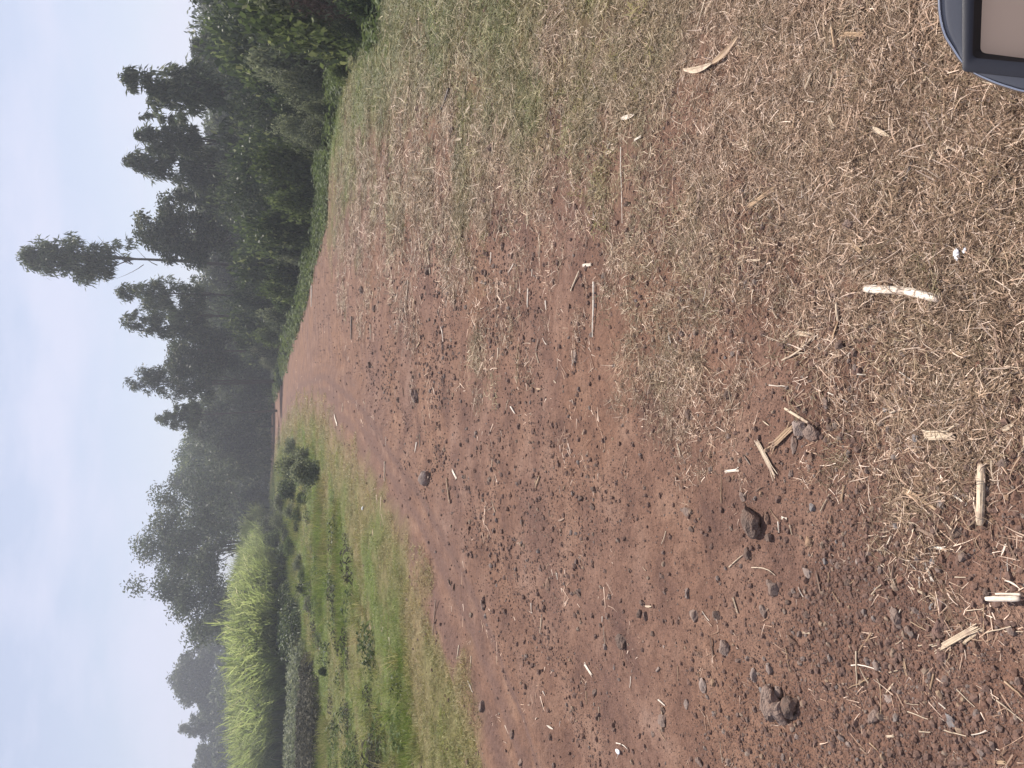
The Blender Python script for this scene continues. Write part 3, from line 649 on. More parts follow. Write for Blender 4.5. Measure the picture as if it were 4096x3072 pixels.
# twigs under the plume of the tallest tree
g = np.random.default_rng(5)
for q in range(11):
    z = g.uniform(5.6, 8.2); a = g.random() * 6.283; L = g.uniform(.9, 1.7); mb = MB()
    mb.tube(bent((.05, 0, z), (math.cos(a) * L * .75, math.sin(a) * L * .75, z + L * .8), .1, g, 5), np.linspace(.022, .006, 5), 4)
    link('twig', mb.mesh('twig', M['bark'], True), tall)

# ------------------------------------------------------------------ shrubs
def shrub_meshes(seed, mk, n, l, w, lobes=16, up=.75):
    g = np.random.default_rng(seed); C, Q = [], []
    for q in range(lobes):
        d = g.normal(size=3); d /= np.linalg.norm(d); d[2] = abs(d[2]); rr = g.uniform(.35, .8)
        C.append((d[0] * rr * .8, d[1] * rr * .8, .18 + d[2] * rr * .85)); Q.append(g.uniform(.2, .36))
    C, Q = np.array(C), np.array(Q); mb = MB(); leaves(mb, g, C, Q, n, l, w, .1)
    mb.V[-1][:, 2] = np.maximum(mb.V[-1][:, 2], .01); fol = mb.mesh('foliage', M[mk]); mb = MB()
    for q in range(7):
        mb.tube(bent(g.normal(0, .06, 3) * np.array([1, 1, 0]), C[q], .1, g, 5), np.linspace(.028, .008, 5), 4, cap=False)
    return fol, mb.mesh('stems', M['bark'])
SH = {}
for kd, spec in {'broad': ('broad', 3600, .12, .075), 'broad2': ('broad', 3200, .17, .07), 'bright': ('bright', 3400, .11, .06), 'grey': ('greyleaf', 5200, .10, .034), 'fine': ('gum', 5200, .09, .035), 'dull': ('greyleaf', 3400, .13, .055, 13), 'dead': ('dead', 2600, .13, .016)}.items():
    SH[kd] = [shrub_meshes(700 + 31 * len(SH) + v, *spec) for v in range(3 if kd in ('broad', 'fine', 'dull') else 2)]
def shrub(kd, x, y, w, h, label, group=None, depth=1.0, v=None, name='shrub', z=None):
    fo, st = SH[kd][rng.integers(len(SH[kd])) if v is None else v]
    root = bpy.data.objects.new(name, None); COL.objects.link(root); root.location = (x, y, float(gz(x, y)) - .03 if z is None else z)
    root.rotation_euler = (0, 0, rng.uniform(0, 6.28)); root.scale = (w, w * depth, h); tag(root, label, 'shrub', group)
    link('foliage', fo, root); link('stems', st, root); return root
BASE = [(-150, 840), (0, 816), (39, 803), (58, 783), (86, 740), (150, 728), (293, 712), (345, 697), (400, 700), (480, 697), (560, 672), (608, 668), (711, 636), (780, 612), (831, 602), (882, 581), (933, 566), (1036, 561), (1130, 561)]
def basev(yc): return float(np.interp(yc, [b[0] for b in BASE], [b[1] for b in BASE]))
LM = [(-100, 'far right edge'), (20, 'reddish brush heap'), (95, 'bushy low gum tree'), (172, 'gum with tilted tip'), (225, 'rounded grey green bush'), (288, 'short pointed gum tree'), (345, 'ragged conical gum tree'), (418, 'low loose gum tree'), (492, 'broad round topped gum'), (562, 'tallest gum tree'), (632, 'open crowned gum tree'), (690, 'gum with separate tuft'), (757, 'soft domed gum tree'), (822, 'left leaning gum tree'), (890, 'slanting stemmed gum'), (935, 'flat topped far tree'), (1000, 'pointed shouldered far tree'), (1060, 'squeezed dark far tree')]
todo = []
def place_word(yc):
    m_ = min(LM, key=lambda q: abs(q[0] - yc)); d_ = yc - m_[0]
    return ('straight below' if abs(d_) < 12 else ('left of' if d_ > 0 else 'right of')) + ' the ' + m_[1]
for q, yc in enumerate(np.arange(-78, 1110, 26)):         # front row, feet in the shade along the edge of the clearing
    p = flat((basev(yc) - 5) * S, yc * S); Y = min((p[1] * 1.03 + .3 + 26 * 1.15 / 1640 * p[1] * .7) * rng.uniform(.99, 1.09), 66 + rng.uniform(0, 5))
    vt = 560 + rng.uniform(-30, 40) if yc > 60 else 500
    if yc > 860: vt = 522 + rng.uniform(-10, 8)
    h = (on_plane(vt * S, yc * S, Y).z) / 1.0; w = max(26 * 1.15 / 1640 * Y, h * .45)
    kd = ['broad', 'fine', 'broad2', 'grey', 'bright', 'dull', 'broad', 'grey'][int(_h(np.array(q), np.array(3), 1) * 8) % 8]
    lb = {'broad': 'dark broadleaf', 'broad2': 'dark long leaved', 'fine': 'dull fine leaved', 'bright': 'light green leafy', 'grey': 'grey green', 'dull': 'thin dull grey'}[kd] + ' front row shrub ' + place_word(yc)
    shrub(kd, p[0] * Y / p[1] , Y, w, h, lb, 'shrubs along the edge of the clearing')
for q, yc in enumerate(np.arange(-40, 1090, 40)):         # second row, taller
    p = flat((basev(yc) - 5) * S, yc * S); Y = min(p[1] * 1.24 + 2.0, 72 + rng.uniform(0, 3))
    vt = 498 + rng.uniform(-35, 30) if yc > 130 else 440
    if yc > 860: vt = 500 + rng.uniform(-10, 10)
    h = on_plane(vt * S, yc * S, Y).z; w = max(40 * 1.1 / 1640 * Y, h * .5)
    kd = ['broad', 'broad2', 'fine', 'broad', 'bright'][q % 5]
    shrub(kd, p[0] * Y / p[1], Y, w, h, 'tall dark second row shrub ' + place_word(yc), 'taller dark shrubs behind the front row')
for q, yc in enumerate(np.arange(-40, 1090, 46)):         # third row, under the trees
    p = flat((basev(yc) - 5) * S, yc * S); Y = min(p[1] * 1.5 + 3, 76)
    h = on_plane((470 + rng.uniform(-30, 35)) * S, yc * S, Y).z; w = max(46 * 1.15 / 1640 * Y, h * .45)
    if yc < 150: h = on_plane(432 * S, yc * S, Y).z
    shrub('fine' if q % 2 else 'broad2', p[0] * Y / p[1], Y, w, h, 'tall shaded back row shrub ' + place_word(yc), 'tall shrubs under the gum trees at the back')
fx, fy = [], []
for yc in np.arange(-60, 900, 2.2):
    p = flat((basev(yc) + rng.normal(0, 2.5)) * S, yc * S); k_ = p[1] / math.hypot(*p); fx.append(p[0] * (1 + rng.normal(0, .03))); fy.append(p[1] * (1 + rng.normal(0, .03)))
fx, fy = np.array(fx), np.array(fy); s = rng.uniform(.5, 1.5, len(fx)) * np.clip(np.hypot(fx, fy) / 22, .8, 1.5)
scatter('fringe_weeds', 'low green weeds fringing the foot of the shrubs', np.stack([fx, fy, gz(fx, fy)], 1), np.stack([0 * fx, 0 * fx, rng.uniform(0, 6.28, len(fx))], 1), np.stack([s, s, s * rng.uniform(.3, .8, len(fx))], 1), rng.integers(0, 3, len(fx)), [leafy(560 + k, 110, .35, .3, .07, .13, .4, M['bright']) for k in range(3)])
def shrub_px(kd, yc, vbase, vtop, hw, label, **k):
    p = flat(vbase * S, yc * S); h = on_plane(vtop * S, yc * S, p[1]).z; return shrub(kd, p[0], p[1], hw / 1640 * p[1] * 1.1, h, label, **k)
shrub_px('grey', 240, 722, 640, 30, 'rounded grey green bush standing forward of the dark shrubs, its right lobe', v=0)
shrub_px('grey', 284, 712, 628, 42, 'larger rounded grey green bush standing forward of the dark shrubs')
shrub_px('fine', 132, 745, 672, 40, 'spiky low bush with bare twigs right of the grey green bush')
shrub_px('bright', 160, 750, 700, 26, 'low bright green bush at the foot of the spiky twiggy bush')
shrub_px('dead', 30, 792, 612, 46, 'reddish brown heap of dead brush among the dark shrubs at the right')
shrub_px('dead', 84, 742, 615, 32, 'smaller brown tangle of dead brush beside the reddish heap')
shrub_px('dead', 405, 672, 620, 26, 'patch of reddish dead brush under the light green shrub')
shrub_px('bright', 375, 672, 598, 34, 'light green leafy shrub above the reddish dead brush')
shrub_px('bright', 690, 628, 578, 26, 'pale green bush showing against the dark shrubs left of the tall tree')
shrub_px('bright', 925, 575, 540, 24, 'light green bush beside the track where it bends away')
shrub_px('broad2', 14, 815, 705, 36, 'dark leafy shrub on the grass at the far right edge')
shrub_px('fine', 68, 792, 706, 28, 'twiggy shrub with a stick leaning from it at the right edge')
# bushes on the left verge
shrub_px('dull', 968, 640, 612, 26, 'small dull bush at the right end of the verge bushes by the track bend', v=1)
shrub_px('dull', 1000, 668, 602, 44, 'biggest dull grey bush on the verge beside the track bend', v=1)
shrub_px('dull', 1020, 690, 626, 40, 'dark footed bush on the verge nearest the track bend', v=0)
shrub_px('broad', 1060, 640, 598, 26, 'dark green bush behind the verge bushes near the track bend')
shrub_px('dull', 1085, 625, 590, 30, 'blue grey bush on the verge below the dark wood')
shrub_px('bright', 1110, 652, 625, 24, 'low bright green bush on the lush part of the verge')
shrub_px('dull', 1130, 606, 562, 30, 'grey bush left of the bend where the track disappears')
shrub_px('bright', 1165, 610, 560, 26, 'tall green weeds beside the trunk of the spreading tree')
shrub_px('broad', 1135, 648, 630, 14, 'small dark clump on the green verge below the spreading tree')
shrub_px('broad', 1450, 708, 684, 15, 'small dark bush at the end of the withered weeds')
shrub_px('dull', 1218, 655, 632, 24, 'brownish weed clump at the right hand corner of the cane')
shrub_px('broad2', 1262, 668, 636, 26, 'dark weed clump in front of the cane corner')
for kd_, yc_, vb_, vt_, hw_, lb_ in (('grey', 1048, 622, 596, 22, 'pale grey bush between the two dark verge bushes'), ('bright', 1075, 660, 634, 20, 'low light green clump on the verge right of the white scrap'), ('dull', 1100, 640, 612, 24, 'thin dull bush in the middle of the verge scrub'), ('fine', 1150, 632, 600, 26, 'brownish bush on the verge in front of the spreading tree'), ('bright', 1180, 640, 608, 26, 'fresh green clump at the foot of the first cane'), ('broad2', 1200, 628, 590, 26, 'dark leafy clump half under the first cane'), ('grey', 1125, 618, 580, 24, 'grey green bush hiding the far end of the track'), ('bright', 1240, 660, 640, 20, 'small light green clump before the dark cane corner weeds'), ('dull', 1305, 672, 650, 20, 'thin weed clump before the shaded foot of the cane')):
    shrub_px(kd_, yc_, vb_, vt_, hw_, lb_)
# ------------------------------------------------------------------ stones and sticks laid where the photograph shows them
def c6(a, b): return (2700 + .633 * a, 1000 + .633 * b)
def c7(a, b): return (2700 + .633 * a, 2022 + .633 * b)
def c4(a, b): return (1000 + .633 * a, 1000 + .633 * b)
def c5(a, b): return (2600 + .6763 * a, .6763 * b)
def c3(a, b): return (1600 + .4824 * a, 2272 + .4824 * b)
def cm(a, b): return (1500 + .4824 * a, 300 + .4824 * b)
rk_v = [rock_mesh(900 + k, 3, M['rock'], 9, (1, rng.uniform(.68, .95), rng.uniform(.5, .72)), .18, rough=.16) for k in range(16)]
COLS = {'grey': (.27, .205, .175), 'dark': (.165, .12, .10), 'blue': (.26, .245, .245), 'brown': (.24, .155, .115), 'rust': (.26, .14, .10), 'ochre': (.40, .27, .18), 'pale': (.34, .275, .245), 'red': (.21, .135, .115)}
WORD = {'grey': 'grey', 'dark': 'dark grey', 'blue': 'bluish grey', 'brown': 'brown', 'rust': 'rusty brown', 'ochre': 'ochre', 'pale': 'pale grey', 'red': 'dusty reddish'}
SG = 'stones lying loose on the dirt'
stone_xy = []
def stone(px, py, w, h, col, label=None, v=None, up=1.0, rz=None, name='stone'):
    """w across the frame's short side direction (real depth), h along real left-right, in photograph pixels"""
    p = at(px, py); d = ray(px, py); dist = (p - Vector((0, 0, EYE))).length / np.linalg.norm(d) * 1.0
    sw = h / FOC * dist * .5; sl = w / FOC * dist * .5 / max(.45, math.sin(math.atan2(EYE, p.y)) * .75 + .25)
    k = int(rng.integers(16)) if v is None else v; a = max(sw, sl)
    o = link(name, rk_v[k]); sw *= .88; sl *= .88; o.scale = (sw * 1.12, sl * 1.12, (sw + sl) * .5 * up)
    o.rotation_euler = (rng.normal(0, .12), rng.normal(0, .12), (rng.choice([0, math.pi]) + rng.normal(0, .25)) if rz is None else rz)
    o.location = (p.x, p.y, p.z + (sw + sl) * .5 * up * .16)
    c = COLS[col]; f = rng.uniform(.88, 1.12); o.color = (c[0] * f, c[1] * f, c[2] * f, 1)
    o['hue'] = col; tag(o, label, 'stone', SG); stone_xy.append((p.x, p.y, a, o)); return o
stone(*c7(640, 1250), 95, 250 * .6, 'grey', 'left slab of the big split rock in the red dirt at the left', up=1.3, v=2)
stone(*c7(690, 1310), 75, 120, 'grey', 'middle block of the big split rock in the red dirt', up=1.7, v=5)
stone(*c7(735, 1270), 70, 110, 'dark', 'darkest block of the big split rock, on its near side', up=1.2, v=7)
stone(*c7(660, 1180), 40, 60, 'grey', 'small chip at the right end of the big split rock', up=1.0)
stone(*c7(500, 95), 85, 150, 'dark', 'large dark pitted rock half sunk in the dirt in the middle', up=1.1, v=9)
stone(*c7(600, 205), 45, 40, 'dark', 'dark stone touching the large pitted rock')
stone(*c7(465, 300), 30, 55, 'dark', 'slim dark stone left of the large pitted rock')
stone(*c6(800, 1130), 60, 90, 'pale', 'pale angular wedge of rock with a smooth top near the sticks', up=1.2, v=1)
stone(*c6(870, 1150), 90, 70, 'grey', 'long grey rock lying against the pale wedge', up=1.1, v=4)
stone(*c6(755, 1230), 36, 80, 'grey', 'flat grey slab below the pale wedge of rock', up=.6)
stone(*c6(985, 1120), 42, 36, 'dark', 'dark stone at the tip of the long grey rock')
stone(*c6(1545, 1470), 60, 58, 'ochre', 'blocky ochre stone with one sunlit face and a black shadow', up=1.3, v=3)
stone(*c6(1525, 1185), 38, 44, 'blue', 'bluish wedge shaped stone beside a flat chip of cane')
stone(*c6(1690, 1610), 52, 46, 'blue', 'bluish stone at the end of the frayed tan stick')
stone(*c6(2075, 1345), 50, 44, 'grey', 'round grey stone right of the long upright cane stick', v=6)
stone(*c6(1050, 600), 46, 40, 'dark', 'black shadowed stone in the dry grass between two twigs', up=1.3)
stone(*c6(1010, 280), 36, 36, 'grey', 'round stone in bare soil left of the white cane stalk')
stone(*c6(340, 915), 32, 46, 'dark', 'dark upright stone at the edge of the pale grass patch', up=1.3)
stone(*c6(90, 1040), 30, 50, 'dark', 'dark elongated stone beyond the pale grass patch')
stone(*c6(1895, 145), 30, 38, 'ochre', 'ochre pebble on the grass near the white cane stalk')
stone(*c6(1335, 1010), 28, 28, 'blue', 'small light bluish stone below the brown husk')
stone(*c7(1690, 600), 50, 84, 'red', 'dusty red lump of earth and stone, the upper of two', up=.7)
stone(*c7(1670, 770), 70, 92, 'red', 'dusty red lump of earth and stone, the lower larger of two', up=.7)
stone(*c7(1405, 700), 54, 78, 'grey', 'oval grey stone left of the two dusty red lumps', up=.8)
stone(*c7(1480, 790), 32, 52, 'grey', 'narrow grey stone below the oval grey stone')
stone(*c7(1795, 720), 40, 42, 'brown', 'squarish brown stone beside the splintered cane')
stone(*c7(1345, 1225), 40, 44, 'pale', 'flat pale stone sunk level with the red dirt', up=.4)
stone(*c7(1745, 1360), 54, 64, 'blue', 'smooth bluish grey stone near the left foreground', up=.7)
stone(*c7(1265, 1340), 46, 70, 'grey', 'humped grey stone with thin straws over it')
stone(*c7(635, 530), 48, 72, 'grey', 'craggy grey stone between the pitted rock and the split rock', up=1.2)
stone(*c7(600, 490), 34, 36, 'grey', 'smaller stone touching the craggy grey stone')
stone(*c7(835, 420), 40, 56, 'pale', 'pale dusty stone with a hollow beside the craggy one', up=.7)
stone(*c7(850, 225), 46, 46, 'ochre', 'yellowish stone standing alone on the dirt')
stone(*c7(125, 690), 50, 64, 'grey', 'grey stone, left one of a pair with its darker twin')
stone(*c7(265, 695), 46, 46, 'dark', 'round dark stone, right one of a pair', up=1.2)
stone(*c7(180, 1140), 38, 68, 'pale', 'long pale stone lying beside a smaller brown one', up=.7)
stone(*c7(245, 1115), 28, 36, 'ochre', 'small brownish stone beside the long pale stone')
stone(*c7(80, 560), 26, 54, 'pale', 'pale flat sided stone upright in the dirt')
stone(*c7(320, 900), 42, 86, 'grey', 'jagged row of grey rock edges poking through the dirt')
stone(*c7(1825, 320), 52, 50, 'grey', 'grey stone with a long black shadow near the cane stick')
stone(*c7(1780, 175), 52, 50, 'dark', 'dark stone below the long upright cane stick')
stone(*c7(1900, 885), 46, 42, 'brown', 'brown stone right of the splintered cane')
stone(*c7(1690, 950), 48, 52, 'red', 'dusty stone with a deep black shadow below the splintered cane')
stone(*c7(1275, 1005), 36, 48, 'pale', 'pale triangular stone by the crossed straws')
stone(*c7(1240, 860), 34, 34, 'brown', 'round brown stone in the crook of the crossed straws')
stone(*c7(740, 845), 48, 32, 'brown', 'brown stone with a black shadow above the split rock')
stone(*c4(1050, 920), 34, 56, 'grey', 'grey rock standing up from the dirt in the middle distance', up=1.5)
stone(*c4(1125, 1440), 36, 66, 'pale', 'tall pale sided rock with a dark face on the left of the dirt', up=1.4)
stone(*c4(2060, 680), 34, 70, 'pale', 'cracked oval stone lying on the soil beside the dry grass', up=.7)
stone(*c4(2175, 1510), 30, 30, 'dark', 'near black round stone in the left half of the dirt', up=1.3)
stone(*c3(1850, 610), 44, 66, 'dark', 'dark peaked rock in the left part of the dirt', up=1.4)
stone(*c3(1705, 650), 20, 30, 'pale', 'small white stone beside the dark peaked rock')
stone(*c3(2035, 400), 18, 40, 'grey', 'upright grey flake beside a dark one')
stone(*c3(2015, 290), 30, 26, 'dark', 'round dark stone above the two upright flakes')
stone(*c3(1230, 150), 26, 70, 'brown', 'long flat brownish slab flush with the dirt', up=.5)
stone(*c3(1010, 1610), 20, 34, 'grey', 'lone grey stone near the left edge of the dirt')
stone(*c3(2180, 1260), 40, 60, 'grey', 'flat grey stone by the left edge of the gravelly dirt', up=.6)
stone(*c5(1190, 1330), 60, 44, 'grey', 'stone in the dry grass throwing a round black shadow', up=1.3)
stone(*c5(660, 472), 32, 28, 'grey', 'grey stone resting on the grass below the curved husk')
stone(*c5(1150, 1460), 32, 34, 'brown', 'brown stone in the grass above a forked twig')
stone(*c5(1230, 1515), 34, 30, 'brown', 'brownish stone touching the forked twig')
stone(*cm(990, 600), 34, 40, 'dark', 'dark clod on the dry grass at the top of a long thin stem', up=1.2)
stone(*cm(2100, 1070), 34, 28, 'dark', 'dark stone beside the long straight straw on the grass', up=1.2)
stone(*cm(650, 460), 20, 40, 'dark', 'grey clod on the greenish grass', up=.9)
for (f, lst) in ((c6, [(865, 1310, 44, 42, 'brown'), (850, 1370, 24, 26, 'grey'), (1415, 1195, 30, 34, 'dark'), (1290, 1235, 38, 30, 'grey'), (1725, 1250, 44, 38, 'dark'), (1825, 1215, 32, 28, 'brown'), (1790, 1260, 28, 38, 'grey'), (2140, 1295, 28, 32, 'brown'), (1930, 830, 44, 38, 'grey'), (1985, 780, 38, 32, 'dark'), (1935, 720, 40, 28, 'rust'), (2010, 712, 40, 26, 'brown'), (2180, 730, 40, 38, 'grey'), (1965, 510, 44, 34, 'brown'), (1600, 565, 28, 38, 'dark'), (1140, 655, 25, 32, 'dark'), (1155, 330, 22, 32, 'dark'), (1045, 110, 28, 32, 'dark'), (940, 175, 34, 28, 'rust'), (800, 465, 28, 32, 'dark'), (955, 965, 38, 44, 'grey'), (825, 1015, 26, 26, 'dark'), (1160, 40, 34, 32, 'brown'), (1720, 190, 28, 34, 'grey'), (1250, 1450, 26, 38, 'brown'), (1115, 1410, 26, 44, 'dark'), (735, 1410, 24, 38, 'grey'), (1675, 1020, 38, 32, 'grey'), (1685, 930, 32, 28, 'dark'), (2020, 810, 26, 30, 'grey'), (2100, 1560, 28, 28, 'ochre'), (1885, 1640, 30, 30, 'brown'), (875, 1625, 38, 36, 'blue'), (435, 1560, 28, 50, 'grey'), (545, 1545, 20, 25, 'ochre'), (340, 1175, 22, 28, 'pale'), (335, 1450, 24, 32, 'brown'), (370, 1435, 18, 28, 'ochre'), (275, 1110, 22, 38, 'brown'), (225, 1295, 20, 32, 'ochre'), (1220, 645, 22, 24, 'brown'), (720, 600, 24, 22, 'dark'), (1325, 425, 22, 22, 'dark'), (1570, 420, 30, 26, 'dark'), (1905, 1230, 24, 24, 'grey'), (1215, 1390, 28, 32, 'grey'), (985, 370, 24, 26, 'grey'), (290, 355, 22, 26, 'brown'), (45, 530, 28, 28, 'grey'), (135, 520, 22, 28, 'grey')]),
                 (c7, [(560, 660, 28, 68, 'grey'), (600, 1030, 26, 52, 'pale'), (505, 1075, 28, 68, 'pale'), (840, 845, 24, 32, 'brown'), (950, 350, 28, 32, 'blue'), (1400, 130, 38, 34, 'blue'), (1505, 130, 32, 46, 'dark'), (1625, 355, 32, 32, 'blue'), (835, 690, 38, 32, 'dark'), (1190, 320, 28, 56, 'red'), (585, 80, 22, 56, 'brown'), (1100, 490, 38, 38, 'dark'), (1425, 470, 32, 38, 'rust'), (1550, 70, 34, 38, 'brown'), (80, 40, 44, 42, 'grey'), (105, 150, 28, 26, 'dark'), (340, 1620, 34, 38, 'grey'), (160, 1620, 38, 36, 'grey'), (75, 1255, 32, 44, 'pale'), (1015, 755, 26, 24, 'brown'), (920, 800, 20, 22, 'brown'), (1020, 820, 20, 26, 'dark'), (975, 950, 16, 18, 'pale'), (1155, 350, 24, 32, 'pale'), (1115, 290, 20, 24, 'brown'), (1620, 640, 18, 40, 'blue'), (2000, 825, 34, 32, 'brown'), (2005, 100, 28, 28, 'ochre'), (2080, 220, 30, 30, 'brown'), (1960, 240, 40, 36, 'brown'), (1895, 230, 32, 32, 'rust'), (2190, 560, 30, 30, 'dark'), (1970, 545, 34, 36, 'dark'), (1095, 1390, 24, 24, 'dark'), (1230, 1430, 22, 30, 'brown'), (770, 1460, 18, 26, 'pale'), (915, 1280, 26, 22, 'dark'), (430, 1450, 16, 20, 'dark'), (460, 1350, 24, 26, 'dark'), (155, 940, 32, 28, 'brown'), (1900, 1340, 28, 26, 'red'), (1910, 1515, 24, 24, 'red'), (1455, 1300, 22, 26, 'brown'), (1100, 1510, 26, 32, 'pale'), (545, 1165, 18, 24, 'blue'), (1690, 1180, 18, 22, 'pale'), (2060, 1600, 26, 20, 'ochre'), (715, 610, 28, 22, 'dark'), (870, 610, 18, 18, 'dark'), (1550, 700, 20, 30, 'blue'), (990, 90, 28, 34, 'ochre'), (1240, 285, 20, 28, 'brown'), (1030, 380, 30, 30, 'grey')]),
                 (c4, [(790, 370, 16, 34, 'dark'), (980, 375, 16, 30, 'dark'), (760, 725, 14, 30, 'dark'), (2095, 1570, 28, 26, 'dark'), (2170, 1620, 28, 30, 'dark'), (1130, 130, 22, 44, 'dark'), (1220, 610, 14, 30, 'grey'), (940, 945, 14, 26, 'dark'), (1230, 940, 12, 14, 'dark'), (1335, 1230, 14, 20, 'dark'), (1435, 1250, 16, 16, 'dark'), (1225, 1520, 16, 20, 'dark'), (1770, 1215, 16, 14, 'dark'), (1795, 1250, 14, 14, 'dark'), (1600, 660, 14, 12, 'dark'), (2190, 1360, 22, 18, 'dark'), (1745, 965, 14, 14, 'dark'), (710, 250, 16, 34, 'dark'), (1495, 150, 14, 30, 'dark'), (2080, 570, 14, 22, 'dark'), (2140, 1430, 16, 18, 'dark')]),
                 (c3, [(2100, 550, 28, 24, 'dark'), (1990, 380, 18, 44, 'dark'), (1490, 210, 28, 36, 'dark'), (1480, 365, 16, 18, 'dark'), (1665, 470, 18, 18, 'dark'), (2145, 840, 12, 34, 'pale'), (2190, 1180, 26, 30, 'dark'), (1905, 20, 20, 18, 'dark'), (2035, 1480, 20, 22, 'red'), (1620, 1030, 24, 26, 'dark'), (1780, 820, 10, 30, 'pale'), (700, 310, 16, 50, 'grey'), (690, 1150, 22, 50, 'grey'), (935, 1380, 16, 40, 'grey'), (2100, 1380, 20, 30, 'grey'), (1740, 235, 14, 26, 'pale'), (2165, 60, 12, 16, 'pale')])):
    for a, b, w, h, c in lst: stone(*f(a, b), w, h, c)
# more of the same size class scattered through the gravel
placed = len(stone_xy); tries = 0
while len(stone_xy) < 296 and tries < 6000:
    tries += 1; px, py = rng.uniform(1900, 4080), rng.uniform(700, 3060); p = flat(px, py); d_, _ = gravel_density(np.array([p[0]]), np.array([p[1]]))
    if rng.random() > d_[0] * .8 or any((p[0] - q[0]) ** 2 + (p[1] - q[1]) ** 2 < (q[2] + .02) ** 2 for q in stone_xy): continue
    s_ = rng.uniform(11, 20) * (.6 + .4 * (px - 1900) / 2200); stone(px, py, s_, s_ * rng.uniform(.8, 1.3), rng.choice(['grey', 'dark', 'brown', 'red', 'grey', 'blue', 'rust', 'pale']))
# those without a written label are told by colour, size and the nearest told stone
MARK = {'left slab of the big split rock': 'big split rock', 'large dark pitted rock': 'large pitted rock', 'pale angular wedge of rock': 'pale wedge of rock', 'blocky ochre stone': 'blocky ochre stone', 'bluish wedge shaped': 'bluish wedge shaped stone', 'oval grey stone left': 'oval grey stone', 'smooth bluish grey': 'smooth bluish foreground stone', 'craggy grey stone': 'craggy grey stone', 'yellowish stone': 'lone yellowish stone', 'round dark stone, right one': 'pair of round stones', 'long pale stone': 'long pale stone', 'dark peaked rock': 'dark peaked rock', 'cracked oval stone': 'cracked oval stone', 'grey rock standing up': 'middle distance standing rock', 'tall pale sided rock': 'tall pale sided rock', 'round grey stone right of': 'long upright cane stick', 'dark upright stone': 'pale grass patch', 'black shadowed stone': 'black shadowed stone', 'stone in the dry grass throwing': 'round shadowed grass stone', 'humped grey stone': 'humped grey stone', 'dusty red lump of earth and stone, the lower': 'two dusty red lumps', 'jagged row': 'jagged row of rock', 'pale triangular': 'pale triangular stone', 'brown stone with a black shadow': 'brown black shadowed stone', 'dark clod': 'dark clod on grass', 'round stone in bare soil': 'thick whitish cane stalk', 'lone grey stone': 'lone left edge stone', 'dark stone beside the long': 'very long straight straw'}
marks = [(q[0], q[1], w_) for q in stone_xy for m_, w_ in MARK.items() if str(q[3].get('label') or '').startswith(m_)]
def tell(a, b):
    c = min(((m_[0] - a) ** 2 + (m_[1] - b) ** 2, m_) for m_ in marks)[1]; dx, dy = a - c[0], b - c[1]; dd = math.hypot(dx, dy)
    side = ('right of' if dx > 0 else 'left of') if abs(dx) > abs(dy) else ('beyond' if dy > 0 else 'this side of')
    return ('just' if dd < .12 else 'a little' if dd < .3 else 'some way' if dd < .8 else 'far') + ' ' + side + ' the ' + c[2]
for a, b, s_, o in stone_xy:
    if o.get('label'): continue
    sz = 'fist sized' if s_ > .035 else ('egg sized' if s_ > .018 else ('nut sized' if s_ > .009 else 'small'))
    o['label'] = '%s %s stone %s' % (sz, WORD[o['hue']], tell(a, b)); 
for q in stone_xy: del q[3]['hue']

def in_litter(x, y): return float(masks(np.array([x]), np.array([y]))[1][0])
for q in stone_xy: q[3].location.z += .008 * in_litter(q[0], q[1])       # they rest on the matted grass
# sticks: split pieces of dry sugarcane, husks and straws
def stick_mesh(L, w, bend=.0, kind='stalk', seed=0, nodes=True):
    """lies along local x, centred; a flattened, split half stalk with rings"""
    g = np.random.default_rng(seed); mb = MB(); n = 13 if kind != 'straw' else 5; t = np.linspace(-.5, .5, n)
    def path(oy, oz, f=1.0): return np.stack([t * L * f, bend * L * (1 - 4 * t * t) + oy, np.full(n, oz) + g.normal(0, w * .015, n)], 1)
    if kind == 'stalk':
        rr = np.full(n, w * .5)
        if nodes: rr[3] *= 1.13; rr[9] *= 1.12
        rr[0] *= .8; rr[-1] *= .7; mb.tube(path(0, w * .3), rr, 9, .5, .62)
        for q in range(3):             # raised fibres split from it
            f = g.uniform(.5, .95); mb.tube(path(g.uniform(-.34, .34) * w, w * .56, f), np.full(n, w * .07), 4, .5)
    elif kind == 'frayed':
        for q in range(7):
            oy = (q - 3) / 6 * w * .85; a = path(oy, w * .2 + g.uniform(0, .15) * w, g.uniform(.75, 1.02)); a[-4:, 1] += np.linspace(0, g.normal(0, w * .35), 4); a[:3, 1] += np.linspace(g.normal(0, w * .25), 0, 3)
            mb.tube(a, np.full(n, w * .11), 5, .5)
    elif kind == 'husk':
        P = path(0, w * .15)[None]; W = (w * np.sin(np.linspace(.25, math.pi - .1, n)))[None]; tw = np.array([[0, 1, .25]]); V, F, A = ribbons(P, W, tw / np.linalg.norm(tw), np.array([.6])); mb.add(V, F, A)
        P2 = P.copy(); P2[..., 2] += w * .12; P2[..., 1] += w * .2; V, F, A = ribbons(P2, W * .6, np.array([[0, .8, .6]]), np.array([.7])); mb.add(V, F, A)
    else:
        a = path(0, w * .5); a[:, 1] += g.normal(0, L * .012, n); mb.tube(a, np.linspace(w * .5, w * .3, n), 5, .5)
    return mb.mesh('dry_stick', M['stalk'], kind == 'stalk')
SC = {'white': (.78, .70, .60), 'pale': (.56, .45, .33), 'tan': (.42, .29, .18), 'brown': (.24, .155, .11), 'dark': (.07, .055, .05), 'grey': (.22, .18, .155)}
KG = 'bits of dry sugarcane and straw lying about'
stick_xy = []
